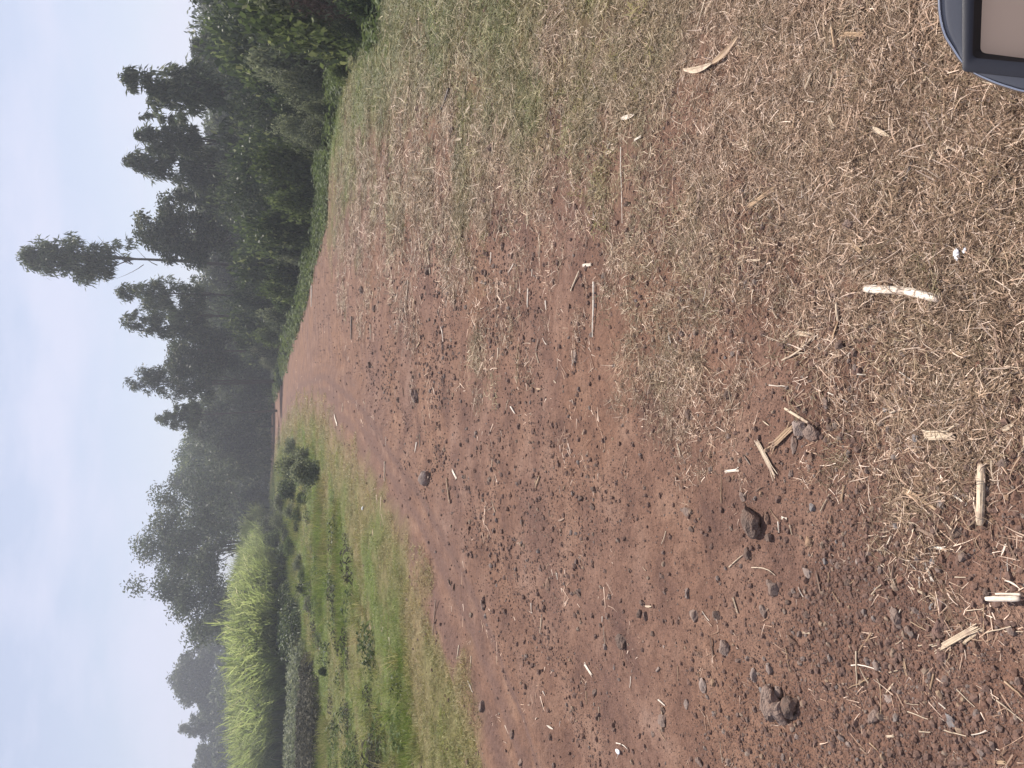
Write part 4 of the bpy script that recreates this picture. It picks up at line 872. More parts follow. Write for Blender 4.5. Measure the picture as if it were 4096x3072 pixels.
def stick(f, x0, y0, x1, y1, w, col, kind='straw', label=None, bend=0, cat='stick', name='dry_stick', lift=0.0, seed=None):
    a, b = at(*f(x0, y0)), at(*f(x1, y1)); mpt = f((x0 + x1) / 2, (y0 + y1) / 2); d = (Vector(a) - Vector((0, 0, EYE))).length; k = {c6: .633, c7: .633, c4: .633, c5: .6763, c3: .4824, cm: .4824}[f]
    W = w * k / FOC * d; v = b - a; L = v.length
    o = link(name, stick_mesh(L, W, bend, kind, seed if seed is not None else len(stick_xy)))
    c = (a + b) / 2; zz = float(gz(c.x, c.y)); o.location = (c.x, c.y, max(c.z, zz) + .001 + lift)
    o.rotation_euler = (0, -math.asin(max(-1, min(1, v.z / L))), math.atan2(v.y, v.x)); cc = SC[col]; o.color = (*cc, 1)
    tag(o, label, cat, KG); stick_xy.append((c.x, c.y, L, o)); return o
stick(c6, 1215, 245, 1490, 258, 46, 'white', 'stalk', 'thick whitish piece of jointed cane stalk, the longest on the dry grass', name='cane_stalk')
stick(c6, 1480, 258, 1700, 312, 46, 'white', 'stalk', 'slightly turned end piece of the thick whitish cane stalk', name='cane_stalk')
stick(c6, 1585, 1172, 1792, 1170, 50, 'pale', 'frayed', 'flat rectangular chip of split cane in the gravel', name='cane_chip')
stick(c6, 1955, 1350, 1945, 1740, 48, 'pale', 'stalk', 'long split cane stick lying across the near gravel', name='cane_stalk')
stick(c6, 762, 1105, 602, 1262, 38, 'tan', 'frayed', 'tan splintered cane stick touching the pale wedge of rock', name='cane_stalk')
stick(c6, 520, 1190, 655, 1445, 30, 'pale', 'frayed', 'pale splintered cane stick pointing away from the wedge rock', name='cane_stalk')
stick(c6, 700, 1000, 852, 1095, 18, 'pale', 'stalk', 'slim straight cane stick above the pale wedge of rock')
stick(c6, 768, 523, 885, 538, 26, 'pale', 'frayed', 'short stub of cane beside a curved twig in the grass')
stick(c6, 892, 542, 682, 692, 18, 'pale', 'straw', 'curved pale twig running from the short cane stub', bend=.06)
stick(c6, 1028, 330, 1040, 450, 20, 'pale', 'stalk', 'pale twig standing out of the soil left of the white cane stalk')
stick(c6, 1040, 450, 1000, 565, 20, 'tan', 'husk', 'bent lower half of the pale twig left of the white stalk')
stick(c6, 892, 190, 880, 392, 20, 'brown', 'frayed', 'dark brown weathered stick in bare soil among the grass')
stick(c6, 1240, 895, 1440, 1012, 34, 'brown', 'frayed', 'brown weathered slab of bark below the pale straws')
stick(c6, 1450, 1512, 1560, 1572, 34, 'tan', 'frayed', 'broad end of the tan frayed husk by the bluish stone')
stick(c6, 1550, 1568, 1665, 1645, 18, 'tan', 'stalk', 'narrow tail of the tan frayed husk by the bluish stone')
stick(c6, 2030, 480, 2082, 732, 20, 'brown', 'stalk', 'brown stick lying between the grass and the round stones')
stick(c6, 2206, 500, 2052, 805, 10, 'pale', 'straw', 'long thin straw crossing the near edge of the gravel', bend=.04)
stick(c6, 2052, 805, 2112, 1085, 8, 'tan', 'straw', 'thin straw continuing down from the long crossing straw', bend=-.04)
stick(c6, 1100, 320, 1142, 442, 14, 'brown', 'stalk', 'short brown stick above the small round stones')
stick(c6, 297, 1600, 300, 1350, 7, 'tan', 'straw', 'thin bent stem lying straight along the dirt')
stick(c6, 315, 1400, 415, 1388, 14, 'white', 'frayed', 'small white sliver of cane alone on the dirt')
stick(c6, 1725, 640, 1842, 660, 24, 'tan', 'frayed', 'short flat tan chip in the grass right of centre')
stick(c6, 2080, 1140, 2150, 1100, 26, 'pale', 'husk', 'curled pale husk at the near edge of the frame')
stick(c6, 1770, 1550, 1850, 1612, 10, 'white', 'frayed', 'thin white splinter right of the tan frayed husk')
stick(c6, 1160, 785, 1215, 788, 10, 'white', 'straw'); stick(c6, 1185, 500, 1310, 470, 9, 'pale', 'straw'); stick(c6, 1430, 770, 1530, 840, 9, 'white', 'straw'); stick(c6, 975, 900, 1100, 960, 9, 'white', 'straw'); stick(c6, 600, 855, 705, 860, 8, 'white', 'straw'); stick(c6, 1370, 1030, 1450, 1000, 10, 'white', 'straw'); stick(c6, 190, 630, 240, 470, 10, 'tan', 'straw'); stick(c6, 500, 180, 610, 60, 12, 'brown', 'stalk'); stick(c6, 20, 1215, 45, 1310, 12, 'pale', 'frayed'); stick(c6, 1905, 1360, 1900, 1560, 12, 'brown', 'straw'); stick(c6, 1580, 1330, 1660, 1220, 14, 'brown', 'straw'); stick(c6, 440, 1300, 480, 1360, 16, 'grey', 'husk'); stick(c6, 930, 1650, 985, 1540, 8, 'pale', 'straw'); stick(c6, 2110, 880, 2098, 980, 20, 'brown', 'stalk'); stick(c6, 560, 1080, 600, 1110, 12, 'pale', 'husk')
stick(c7, 2040, 580, 2260, 580, 26, 'white', 'stalk', 'bright white flat strip of cane rind at the near edge', name='cane_strip', lift=.03)
stick(c7, 2100, 550, 2260, 553, 13, 'white', 'stalk', 'narrower white strip beside the bright cane rind', name='cane_strip', lift=.03)
stick(c7, 2130, 470, 2230, 525, 12, 'white', 'husk', 'curled white strip above the bright cane rind', name='cane_strip', bend=.12, lift=.02)
stick(c7, 1640, 922, 1935, 755, 28, 'pale', 'frayed', 'splintered pale cane stick in the left foreground', name='cane_stalk')
stick(c7, 1810, 880, 1960, 770, 14, 'pale', 'frayed', 'frayed fibres torn from the splintered cane stick')
stick(c7, 1150, 900, 1157, 1150, 11, 'pale', 'straw', 'straight straw crossing two others by a pale stone')
stick(c7, 1250, 800, 1165, 925, 10, 'tan', 'straw', 'slanting straw meeting the round brown stone')
stick(c7, 1120, 1005, 1305, 1050, 8, 'white', 'straw', 'bent thin straw crossing the straight one', bend=.06)
stick(c7, 1960, 560, 1955, 850, 9, 'tan', 'straw', 'long upright straw right of the splintered cane'); stick(c7, 1980, 800, 2140, 765, 8, 'pale', 'straw'); stick(c7, 2090, 795, 2206, 795, 7, 'pale', 'straw')
stick(c7, 1610, 263, 1722, 272, 14, 'white', 'frayed', 'short white splinter of cane on the near gravel'); stick(c7, 1500, 520, 1592, 560, 14, 'pale', 'stalk'); stick(c7, 1530, 140, 1655, 202, 16, 'brown', 'frayed'); stick(c7, 350, 390, 440, 310, 9, 'pale', 'straw'); stick(c7, 490, 395, 640, 440, 8, 'pale', 'straw', bend=.1); stick(c7, 705, 900, 732, 1052, 6, 'tan', 'straw'); stick(c7, 1250, 565, 1322, 480, 9, 'pale', 'straw'); stick(c7, 1551, 450, 1553, 520, 10, 'white', 'straw')
stick(c7, 2040, 1230, 2206, 1362, 10, 'pale', 'straw', 'long pale straw near the bottom left of the scene'); stick(c7, 1640, 1060, 1610, 1192, 12, 'tan', 'stalk'); stick(c7, 975, 420, 970, 530, 8, 'tan', 'straw'); stick(c7, 897, 420, 925, 552, 12, 'brown', 'frayed'); stick(c7, 1360, 1055, 1452, 1022, 8, 'pale', 'straw'); stick(c7, 1785, 1160, 1900, 1275, 7, 'pale', 'straw'); stick(c7, 1710, 1420, 1850, 1455, 8, 'pale', 'straw'); stick(c7, 1475, 1300, 1605, 1350, 7, 'pale', 'straw'); stick(c7, 1300, 1120, 1305, 1330, 6, 'tan', 'straw'); stick(c7, 1550, 1428, 1622, 1432, 9, 'pale', 'straw'); stick(c7, 1850, 665, 1965, 650, 7, 'pale', 'straw'); stick(c7, 1775, 453, 1845, 453, 7, 'pale', 'straw'); stick(c7, 1380, 460, 1395, 350, 14, 'brown', 'straw'); stick(c7, 1495, 735, 1600, 790, 8, 'tan', 'straw'); stick(c7, 1545, 885, 1640, 880, 8, 'pale', 'straw'); stick(c7, 730, 120, 745, 185, 9, 'pale', 'straw'); stick(c7, 660, 100, 665, 170, 10, 'white', 'straw'); stick(c7, 675, 75, 715, 90, 16, 'white', 'frayed'); stick(c7, 1285, 283, 1335, 283, 9, 'pale', 'straw'); stick(c7, 1230, 1090, 1095, 1160, 6, 'tan', 'straw'); stick(c7, 2095, 1110, 2206, 1210, 14, 'tan', 'straw'); stick(c7, 1240, 1500, 1285, 1545, 10, 'tan', 'straw'); stick(c7, 1335, 1460, 1390, 1455, 10, 'pale', 'frayed'); stick(c7, 2035, 1620, 2100, 1625, 16, 'tan', 'frayed')
stick(c5, 230, 418, 400, 380, 30, 'pale', 'husk', 'broad end of the long curved husk on the dry grass', name='cane_husk', bend=-.05, lift=.01)
stick(c5, 390, 385, 555, 222, 26, 'tan', 'husk', 'darker tapering half of the long curved husk', name='cane_husk', bend=-.06, lift=.015)
stick(c5, 1150, 205, 1305, 210, 20, 'tan', 'frayed', 'short tan chip lying crosswise below the instrument panel'); stick(c5, 1100, 162, 1120, 285, 14, 'tan', 'stalk', 'thin tan stick beside the crosswise tan chip'); stick(c5, 342, 0, 288, 192, 9, 'pale', 'straw', 'long thin straw at the right edge of the dry grass')
stick(c5, 307, 1130, 290, 1265, 28, 'brown', 'frayed', 'weathered flat stick on the dry grass left of the twig bundle'); stick(c5, 580, 1232, 752, 1108, 24, 'tan', 'frayed', 'bundle of brown twigs lying together on the dry grass'); stick(c5, 690, 1050, 625, 1200, 12, 'tan', 'stalk', 'single twig leaning on the brown twig bundle')
stick(c5, 1578, 955, 1478, 1195, 17, 'dark', 'stalk', 'black burnt looking twig on the dry grass'); stick(c5, 1340, 758, 1440, 812, 30, 'pale', 'husk', 'pale pinkish leaf husk on the dry grass'); stick(c5, 1078, 690, 1112, 765, 18, 'pale', 'frayed'); stick(c5, 1820, 872, 1680, 892, 20, 'pale', 'husk'); stick(c5, 882, 680, 870, 762, 14, 'tan', 'stalk'); stick(c5, 1182, 1410, 1270, 1500, 20, 'tan', 'frayed', 'forked tan twig beside two brown stones'); stick(c5, 720, 1540, 640, 1620, 10, 'brown', 'straw'); stick(c5, 1010, 900, 1110, 890, 8, 'pale', 'straw')
stick(cm, 2045, 600, 2060, 1230, 9, 'white', 'straw', 'very long straight straw across the dry grass'); stick(cm, 1030, 690, 1010, 780, 14, 'pale', 'straw'); stick(cm, 985, 730, 965, 960, 9, 'pale', 'straw', 'upper half of a long crooked stem below the dark clod', bend=.06); stick(cm, 990, 960, 970, 1200, 9, 'pale', 'straw', 'lower half of a long crooked stem below the dark clod'); stick(cm, 715, 780, 712, 1090, 12, 'tan', 'stalk', 'long brown stick lying on thin grass left of the crooked stem'); stick(cm, 710, 1310, 642, 1435, 15, 'tan', 'stalk'); stick(cm, 448, 1480, 465, 1650, 16, 'pale', 'stalk'); stick(cm, 765, 1500, 778, 1635, 14, 'tan', 'stalk'); stick(cm, 1460, 790, 1380, 920, 12, 'tan', 'straw'); stick(cm, 1370, 790, 1330, 880, 11, 'tan', 'straw'); stick(cm, 1940, 1150, 1895, 1330, 16, 'tan', 'husk'); stick(cm, 1770, 1340, 1750, 1445, 12, 'brown', 'stalk')
stick(cm, 2065, 368, 2175, 332, 32, 'white', 'husk', 'whitish husk lying on the grass in the upper part of the litter'); stick(cm, 1930, 655, 2000, 605, 26, 'pale', 'husk', 'pale husk beside the very long straight straw'); stick(cm, 1732, 1580, 1808, 1572, 18, 'white', 'frayed'); stick(cm, 680, 545, 735, 525, 18, 'pale', 'husk'); stick(cm, 635, 115, 570, 290, 22, 'dark', 'straw', 'black crooked twig on the greenish grass', bend=.05); stick(cm, 970, 1470, 962, 1570, 10, 'white', 'straw'); stick(cm, 1375, 1370, 1368, 1520, 10, 'pale', 'straw')
stick(c4, 395, 225, 393, 358, 9, 'white', 'straw', 'long white stick lying at the far edge of the soil by the bushes'); stick(c4, 648, 420, 645, 565, 11, 'dark', 'straw'); stick(c4, 765, 470, 766, 565, 8, 'pale', 'straw'); stick(c4, 1215, 485, 1228, 580, 9, 'white', 'straw', bend=.08); stick(c4, 1575, 620, 1570, 690, 10, 'pale', 'straw'); stick(c4, 858, 1335, 856, 1460, 11, 'pale', 'straw'); stick(c4, 1280, 1385, 1310, 1450, 16, 'white', 'frayed'); stick(c4, 1245, 1440, 1265, 1600, 13, 'tan', 'stalk'); stick(c4, 1060, 1215, 1048, 1280, 10, 'white', 'straw'); stick(c4, 1655, 990, 1682, 1035, 12, 'white', 'straw'); stick(c4, 1760, 240, 1755, 360, 14, 'white', 'frayed'); stick(c4, 2180, 200, 2172, 550, 14, 'white', 'straw', 'long pale stick lying at the border of soil and dry grass'); stick(c4, 2090, 130, 2035, 260, 14, 'pale', 'stalk'); stick(c4, 2115, 95, 2165, 95, 20, 'white', 'husk'); stick(c4, 1295, 245, 1300, 370, 10, 'tan', 'straw'); stick(c4, 1005, 190, 992, 350, 9, 'pale', 'straw'); stick(c4, 535, 1040, 555, 1110, 12, 'white', 'frayed'); stick(c4, 1835, 1430, 1810, 1500, 12, 'tan', 'straw'); stick(c4, 1875, 320, 1878, 380, 10, 'white', 'straw')
stick(c3, 400, 90, 425, 150, 26, 'white', 'husk', 'white torn husk at the edge of the smooth track'); stick(c3, 452, 125, 445, 195, 24, 'pale', 'husk', 'pale leaf beside the white torn husk'); stick(c3, 1535, 790, 1605, 900, 20, 'white', 'frayed', 'pale splinter of wood on the left of the dirt'); stick(c3, 1220, 1305, 1275, 1335, 22, 'white', 'husk', 'small curled pale husk on the red dirt'); stick(c3, 325, 260, 303, 560, 12, 'brown', 'straw', 'brown thin branch lying along the edge of the verge'); stick(c3, 495, 640, 468, 760, 10, 'pale', 'straw'); stick(c3, 597, 730, 590, 835, 9, 'pale', 'straw'); stick(c3, 568, 935, 605, 1030, 9, 'white', 'straw'); stick(c3, 1800, 1450, 1895, 1505, 9, 'white', 'straw', bend=.08); stick(c3, 2150, 1090, 2206, 1140, 14, 'white', 'straw'); stick(c3, 1095, 290, 1098, 375, 10, 'white', 'straw'); stick(c3, 1305, 40, 1312, 95, 9, 'white', 'straw'); stick(c3, 1550, 1020, 1552, 1130, 8, 'tan', 'straw'); stick(c3, 1655, 1150, 1650, 1270, 7, 'pale', 'straw'); stick(c3, 1685, 400, 1682, 450, 9, 'white', 'straw'); stick(c3, 1190, 1020, 1210, 1055, 9, 'white', 'straw')
# more short straws of the same kind, sharing a few meshes
sv = [stick_mesh(1, w_, b_, kd_, 50 + q) for q, (w_, b_, kd_) in enumerate([(.07, .03, 'straw'), (.05, 0, 'straw'), (.12, 0, 'frayed'), (.09, .05, 'straw'), (.15, .04, 'husk'), (.06, -.06, 'straw')])]
tries = 0
while len(stick_xy) < 296 and tries < 6000:
    tries += 1; px, py = rng.uniform(1250, 4080), rng.uniform(250, 3060); p = flat(px, py)
    if rng.random() > .75: continue
    m_ = masks(np.array([p[0]]), np.array([p[1]]))
    if m_[0][0] > .3: continue
    k = int(rng.integers(6)); L = rng.uniform(28, 75) / FOC * math.hypot(p[1], EYE) ; o = link('dry_stick', sv[k]); o.location = (p[0], p[1], float(gz(p[0], p[1])) + .003)
    o.scale = (L, L, L); o.rotation_euler = (0, 0, rng.uniform(0, 3.14)); cn = rng.choice(['white', 'pale', 'tan', 'pale', 'brown']); o.color = (*SC[cn], 1)
    tag(o, None, 'stick', KG); stick_xy.append((p[0], p[1], L, o))
for a, b, L, o in stick_xy:
    if o.get('label'): continue
    cn = min(SC, key=lambda q: sum(abs(SC[q][z] - o.color[z]) for z in range(3))); ln = 'finger long' if L < .07 else ('hand long' if L < .16 else 'forearm long')
    o['label'] = '%s %s straw bit %s' % (ln, {'white': 'whitish', 'pale': 'pale', 'tan': 'tan', 'brown': 'brown', 'dark': 'blackish', 'grey': 'greyish'}[cn], tell(a, b))

for q in stick_xy: q[3].location.z += .010 * in_litter(q[0], q[1])
ORD = ['nearest', 'second', 'third', 'fourth', 'fifth', 'sixth', 'seventh', 'eighth', 'ninth', 'tenth']
same = {}
for q in sorted(stone_xy + stick_xy, key=lambda q: math.hypot(q[0], q[1])): same.setdefault(q[3]['label'], []).append(q[3])
for lb, os_ in same.items():            # of those told alike, the nearest comes first
    if 1 < len(os_) <= 10 and len(lb.split()) < 16:
        for q, o in enumerate(os_): o['label'] = ORD[q] + ' ' + lb

# scraps of white litter
def scrap(px, py, w, label, seed):
    m_, n, l, b = mat('white_plastic_scrap'); b.inputs['Base Color'].default_value = (.85, .86, .9, 1); b.inputs['Roughness'].default_value = .35
    g = np.random.default_rng(seed); V, F = ICO[2]; V = V * (1 + .6 * (fbm(V[:, 0] * 3 + seed, V[:, 1] * 3 + V[:, 2] * 2, 3, seed)[:, None] - .5)) * np.array([1, .55, .35])
    p = at(px, py); d = (p - Vector((0, 0, EYE))).length; o = link('plastic_scrap', np_mesh('plastic_scrap', V, F, m_)); s_ = w / FOC * d * .5
    o.scale = (s_, s_, s_); o.location = (p.x, p.y, p.z + s_ * .3 + .013 * in_litter(p.x, p.y)); o.rotation_euler = (0, 0, g.random() * 3); tag(o, label, 'litter')
scrap(*c5(1838, 1505), 46, 'crumpled bright white scrap of plastic on the near dry grass', 3); scrap(*c5(1880, 1482), 24, 'smaller white scrap next to the crumpled one on the dry grass', 4)
scrap(1453, 2033, 20, 'small white scrap lying on the left grass verge', 5); scrap(*c3(1815, 1520), 32, 'torn whitish scrap near the left edge of the red dirt', 6)

# small dark birds perched over the cane tops
def bird_mesh():
    mb = MB(); mb.tube([(-.05, 0, 0), (-.03, 0, .005), (0, 0, .01), (.03, 0, .02), (.045, 0, .03)], [.008, .022, .03, .024, .012], 8)
    mb.tube([(.035, 0, .03), (.05, 0, .042), (.065, 0, .042)], [.012, .017, .006], 7); mb.tube([(.062, 0, .042), (.078, 0, .039)], [.005, .001], 5)
    mb.box((-.085, 0, -.012), (.08, .02, .004), (0, -.25, 0)); mb.box((-.015, .026, .012), (.07, .006, .03), (0, -.15, 0)); mb.box((-.015, -.026, .012), (.07, .006, .03), (0, -.15, 0))
    m_, n, l, b = mat('dark_feathers'); b.inputs['Base Color'].default_value = (.02, .018, .016, 1); b.inputs['Roughness'].default_value = .6
    return mb.mesh('small_bird', m_, True)
bm_ = bird_mesh()
def c8(a, b): return (800 + .1808 * a, 2300 + .1808 * b)
def ccan(a, b): return (400 + .633 * a, 2022 + .633 * b)
BP = [c8(*q) for q in ((925, 345), (995, 380), (900, 400), (1000, 565), (1120, 660), (805, 345), (765, 970), (698, 980), (748, 1090), (865, 1085), (865, 1120), (860, 1155), (1000, 1080), (1060, 1130), (1125, 1180), (1240, 1245), (790, 1300), (925, 1310), (945, 1345), (605, 1465), (708, 1455), (940, 1475), (1255, 1525), (510, 545), (490, 632), (1172, 290), (1245, 268))] + [ccan(*q) for q in ((838, 1025), (850, 1018), (880, 1015), (905, 1012), (868, 1042), (888, 1058), (910, 1040), (860, 1075), (892, 1080), (910, 1068), (845, 1122), (870, 1122), (905, 1130), (862, 1140), (880, 1185), (910, 1185), (925, 1228), (885, 1235), (912, 1245), (825, 1240), (965, 1222), (978, 1282), (1000, 1260), (990, 1338), (1012, 1335), (892, 1365), (935, 1025), (928, 1058), (955, 1155))]
for q, (px, py) in enumerate(BP):
    V_ = px / S; Y = float(np.interp(V_, [470, 500, 530, 560, 600], [42, 33, 28, 26, 25])); p = on_plane(px, py, Y)
    o = link('small_bird', bm_, None, p, (0, rng.normal(0, .3), rng.uniform(0, 6.28)), (.6,) * 3); tag(o, 'one of the tiny dark birds dotted over the upper leaves of the cane', 'bird', 'tiny dark birds dotted over the cane')

# ------------------------------------------------------------------ motorcycle beside the viewer: only the corner of its instrument panel is in view
def plain(name, c, rough=.5, metal=0.0, coat=0.0, spec=.5, bump=0):
    m_, n, l, b = mat(name); b.inputs['Base Color'].default_value = (*c, 1); b.inputs['Roughness'].default_value = rough; b.inputs['Metallic'].default_value = metal; b.inputs['Coat Weight'].default_value = coat; b.inputs['Coat Roughness'].default_value = .06
    if bump:
        t = node(n, 'ShaderNodeTexNoise', i_Scale=900.0); bp = node(n, 'ShaderNodeBump', i_Strength=bump, i_Distance=.0004); l.new(t.outputs['Fac'], bp.inputs['Height']); l.new(bp.outputs[0], b.inputs['Normal'])
    return m_
MC = plain('polished_grey_shell', (.13, .13, .14), .3, .5, .5); MBZ = plain('black_bezel_plastic', (.032, .032, .04), .5, 0, 0, .5, .3); MWELL = plain('black_inner_wall', (.006, .006, .008), .6); MSCR = plain('beige_display', (.66, .46, .31), .5, 0, .0); MCH = plain('chrome', (.6, .6, .62), .15, 1); MTY = plain('tyre_rubber', (.02, .02, .02), .85); MPA = plain('dark_blue_paint', (.015, .02, .06), .25, .2, 1); MEN = plain('cast_metal', (.25, .25, .25), .45, .9)
moto = bpy.data.objects.new('motorcycle', None); COL.objects.link(moto); tag(moto, 'dark motorcycle whose instrument panel corner shows at the near right', 'motorcycle')
ax = ray(3850, 287); ax = Vector(ax); org = Vector((0, 0, EYE)) + ax * .55      # the bezel's far left corner
moto.location = (org.x + .055, org.y - .12, 0)
Z_ = -(ax.normalized()); X_ = Vector((0, 0, 1)).cross(Z_); X_ = (rt - Z_ * rt.dot(Z_)).normalized(); Y_ = Z_.cross(X_)
Mp = Matrix(((X_.x, Y_.x, Z_.x, org.x), (X_.y, Y_.y, Z_.y, org.y), (X_.z, Y_.z, Z_.z, org.z), (0, 0, 0, 1)))
def conv(P):                            # outline measured square to the view axis -> outline on the panel's own plane, cm
    out = []
    for u, v in np.asarray(P, float):
        w_ = org + (rt * u - dn * v) * .01 - Vector((0, 0, EYE)); t = (org - Vector((0, 0, EYE))).dot(Z_) / w_.dot(Z_); h_ = Vector((0, 0, EYE)) + w_ * t - org
        out.append((h_.dot(X_) * 100, h_.dot(Y_) * 100))
    return out
panel = bpy.data.objects.new('instrument_panel', None); COL.objects.link(panel); panel.parent = moto
panel.matrix_world = Mp
panel.matrix_parent_inverse = Matrix.Identity(4); panel.matrix_local = Matrix.Translation(-moto.location) @ Mp
def outline(k, n=96): return np.array(k)
def smooth_closed(P, n=120):
    P = np.array(P, float); m_ = len(P); out = []
    for q in range(n):
        t = q / n * m_; i_ = int(t) % m_; f = t - int(t); p0, p1, p2, p3 = P[(i_ - 1) % m_], P[i_], P[(i_ + 1) % m_], P[(i_ + 2) % m_]
        out.append(.5 * (2 * p1 + (-p0 + p2) * f + (2 * p0 - 5 * p1 + 4 * p2 - p3) * f * f + (-p0 + 3 * p1 - 3 * p2 + p3) * f ** 3))
    return np.array(out)
def loft(name, rings, m_, parent, close=False, smooth=True):
    n = len(rings[0]); V = np.vstack(rings) * .01; F = []
    for a in range(len(rings) - 1):
        for b in range(n): F.append((a * n + b, a * n + (b + 1) % n, (a + 1) * n + (b + 1) % n, (a + 1) * n + b))
    mb = MB(); mb.add(V, F)
    if close:
        c = V[-n:].mean(0); i0 = mb.n; mb.add([c], np.zeros((0, 4), int)); mb.tri = [np.array([[i0, i0 - n + b, i0 - n + (b + 1) % n] for b in range(n)])]
    return link(name, mb.mesh(name, m_, smooth), parent)
HO = smooth_closed(conv([(5.5, 1.85), (3.9, 1.75), (2.6, 1.40), (1.7, .87), (.74, .22), (-.1, -.62), (-.79, -1.97), (-1.27, -3.3), (-1.6, -4.6), (-1.5, -6.2), (-.6, -7.8), (1.6, -8.9), (5.5, -9.3), (9.4, -8.9), (11.6, -7.8), (12.5, -6.2), (12.6, -4.6), (12.27, -3.3), (11.79, -1.97), (11.1, -.62), (10.26, .22), (9.3, .87), (8.4, 1.40), (7.1, 1.75)]), 144)
HC = np.array(conv([(5.5, -3.9)])[0])
def ring(P, s_, z): Q = HC + (P - HC) * s_; return np.column_stack([Q, np.full(len(Q), z)])
def by_angle(P, ref):                   # resample outline P at the bearings of ref, seen from HC
    d_ = P - HC; t_ = np.arctan2(d_[:, 1], d_[:, 0]); q_ = np.argsort(t_); t_, r_ = t_[q_], np.hypot(d_[q_, 0], d_[q_, 1]); t_ = np.concatenate([t_ - 2 * math.pi, t_, t_ + 2 * math.pi]); r_ = np.tile(r_, 3)
    e_ = ref - HC; u_ = np.arctan2(e_[:, 1], e_[:, 0]); s_ = np.minimum(np.interp(u_, t_, r_) * .985, np.hypot(e_[:, 0], e_[:, 1]) * .975); return HC + np.stack([np.cos(u_), np.sin(u_)], 1) * s_[:, None]
def rrect(P, r_, k=6):
    P = np.array(P, float); out = []
    for q in range(len(P)):
        a, b, c = P[q - 1], P[q], P[(q + 1) % len(P)]; u = (a - b) / np.linalg.norm(a - b) * r_; v = (c - b) / np.linalg.norm(c - b) * r_
        for t in np.linspace(0, 1, k): out.append((b + u) * (1 - t) ** 2 + 2 * b * t * (1 - t) + (b + v) * t * t)
        e0 = b + v; c1 = c + (b - c) / np.linalg.norm(b - c) * r_
        for t in np.linspace(0, 1, 12)[1:-1]: out.append(e0 * (1 - t) + c1 * t)
    return np.array(out)
INN = by_angle(rrect(conv([(.02, .02), (11, .02), (11.75, -7.2), (-.75, -7.2)]), .3), HO)
loft('housing', [ring(INN, 1.0, .02), ring(.5 * (INN + HO), 1.0, .0), ring(HO, .965, -.1), ring(HO, .985, -.28), ring(HO, 1.0, -.7), ring(HO, .99, -1.6), ring(HO, .93, -3.0), ring(HO, .8, -4.6), ring(HO, .5, -5.4)], MC, panel, True)
mbz = MB(); rr = ring(HO, .972, -.06) * .01; mbz.tube(np.vstack([rr, rr[:2]]), .0009, 6, cap=False); link('chrome_rim', mbz.mesh('chrome_rim', MCH, True), panel)
BO = [(.02, .02), (11, .02), (11.75, -7.2), (-.75, -7.2)]; BI = [(1.02, -.72), (9.98, -1.0), (10.45, -6.3), (.5, -6.3)]; BS = [(1.4, -1.3), (9.6, -1.6), (10.0, -5.8), (.82, -5.8)]
BO, BI, BS = conv(BO), conv(BI), conv(BS)
a_, b_, c_ = rrect(BO, .3), rrect(BI, .35), rrect(BS, .4)
zc = lambda P, z: np.column_stack([P, np.full(len(P), z)])
BOo = HC + (a_ - HC) * 1.0
loft('bezel', [zc(BOo, -.5), zc(BOo, .18), zc(HC + (a_ - HC) * .985, .26), zc(HC + (b_ - HC) * 1.02, .22), zc(b_, .14)], MBZ, panel)
loft('inner_wall', [zc(b_, .14), zc(c_, -.75)], MWELL, panel)
loft('display', [zc(c_, -.74), zc(HC + (c_ - HC) * .5, -.74)], MSCR, panel, True)
# the rest of the motorcycle, outside the frame
hx = org.x + .055; hy = org.y - .02; hz_ = org.z - .09
def mpart(name, mb, m_, par=moto): o = link(name, mb.mesh(name, m_, True), par); o.matrix_parent_inverse = Matrix.Translation(-moto.location) if par is moto else Matrix.Identity(4); return o
mb = MB(); mb.tube([(hx - .36, hy - .20, hz_ + .0), (hx - .2, hy - .10, hz_ - .02), (hx - .06, hy - .04, hz_ - .03), (hx + .06, hy - .04, hz_ - .03), (hx + .2, hy - .10, hz_ - .02), (hx + .36, hy - .20, hz_)], .011, 10); mpart('handlebar', mb, MCH)
for s_ in (-1, 1):
    mb = MB(); mb.tube([(hx + s_ * .26, hy - .14, hz_ - .01), (hx + s_ * .37, hy - .205, hz_)], .017, 12); mpart('grip', mb, MTY)
    mb = MB(); mb.tube([(hx + s_ * .09, hy - .03, hz_ - .05), (hx + s_ * .09, hy + .02, hz_ - .45), (hx + s_ * .09, hy + .05, .30)], .02, 10); mpart('fork', mb, MCH)
mb = MB(); mb.tube([(hx, hy - .02, hz_ + .01), (hx, hy - .03, hz_ - .12)], .035, 10); mb.box((hx, hy - .03, hz_ - .05), (.22, .06, .03)); mpart('steering_stem', mb, MEN)
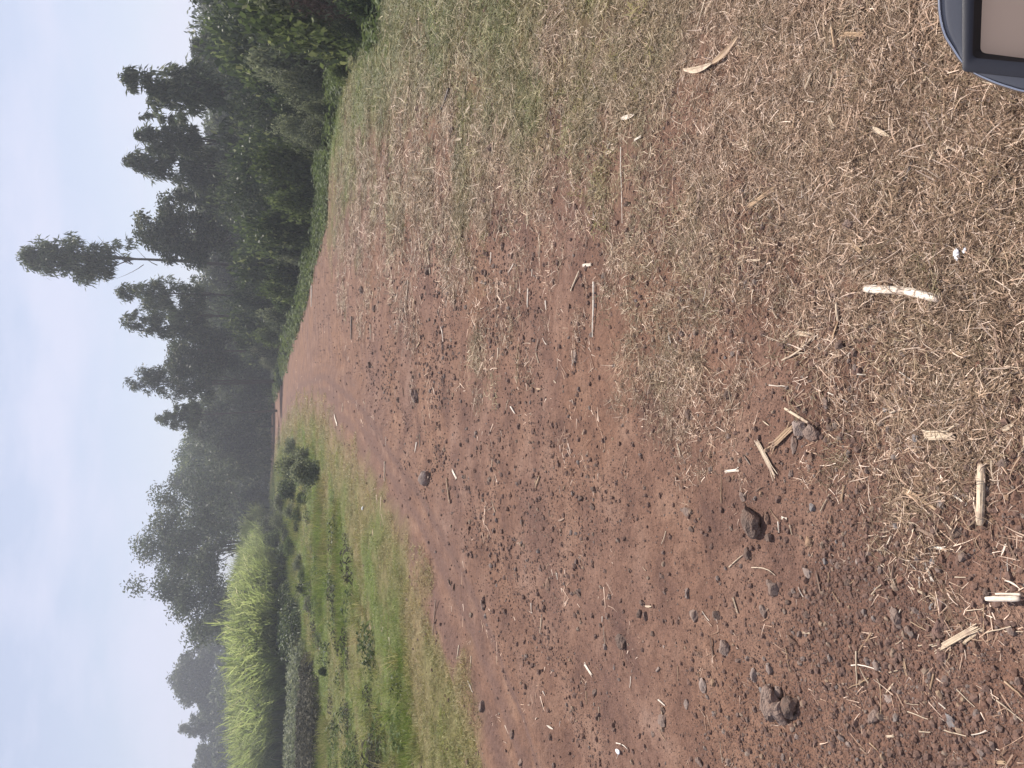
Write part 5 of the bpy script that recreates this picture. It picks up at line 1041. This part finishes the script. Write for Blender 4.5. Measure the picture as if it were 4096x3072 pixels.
def wheel(cy, r_):
    w_ = bpy.data.objects.new('wheel', None); COL.objects.link(w_); w_.parent = moto; w_.location = Vector((hx, cy, r_)) - moto.location
    an = np.linspace(0, 2 * math.pi, 49); mb = MB(); mb.tube(np.stack([0 * an, np.cos(an) * (r_ - .04), np.sin(an) * (r_ - .04)], 1), .04, 10, cap=False); link('tyre', mb.mesh('tyre', MTY, True), w_)
    mb = MB(); mb.tube(np.stack([0 * an, np.cos(an) * (r_ - .085), np.sin(an) * (r_ - .085)], 1), .014, 8, cap=False); mb.tube([(-.06, 0, 0), (.06, 0, 0)], .03, 12)
    for q in range(18): t = q * math.pi / 9; mb.tube([(.03 * (-1) ** q, 0, 0), (0, math.cos(t) * (r_ - .09), math.sin(t) * (r_ - .09))], .002, 4)
    link('rim', mb.mesh('rim', MCH, True), w_)
wheel(hy + .05, .30); wheel(hy - 1.12, .30)
mb = MB(); mb.tube([(hx, hy - .10, .86), (hx, hy - .2, .90), (hx, hy - .4, .88), (hx, hy - .55, .82)], [.05, .12, .12, .06], 14); mpart('fuel_tank', mb, MPA)
mb = MB(); mb.tube([(hx, hy - .52, .82), (hx, hy - .7, .80), (hx, hy - 1.0, .83), (hx, hy - 1.2, .85)], [.07, .12, .11, .06], 12, .5, .45); mpart('seat', mb, MTY)
mb = MB(); mb.box((hx, hy - .38, .42), (.26, .34, .28)); mb.tube([(hx, hy - .3, .5), (hx, hy - .24, .72)], .08, 12); mpart('engine', mb, MEN)
mb = MB(); mb.tube([(hx, hy - .06, .84), (hx, hy - .10, .45), (hx, hy - .35, .26), (hx, hy - .7, .30), (hx, hy - 1.12, .30)], .022, 8); mb.tube([(hx, hy - .06, .84), (hx, hy - .6, .74), (hx, hy - 1.2, .78)], .02, 8); mpart('frame', mb, MTY)
mb = MB(); mb.tube([(hx + .12, hy - .3, .3), (hx + .15, hy - .7, .28), (hx + .16, hy - 1.3, .36)], [.02, .035, .04], 12); mpart('exhaust', mb, MCH)
print('stones', len(stone_xy), 'placed by hand', placed, 'sticks', len(stick_xy))
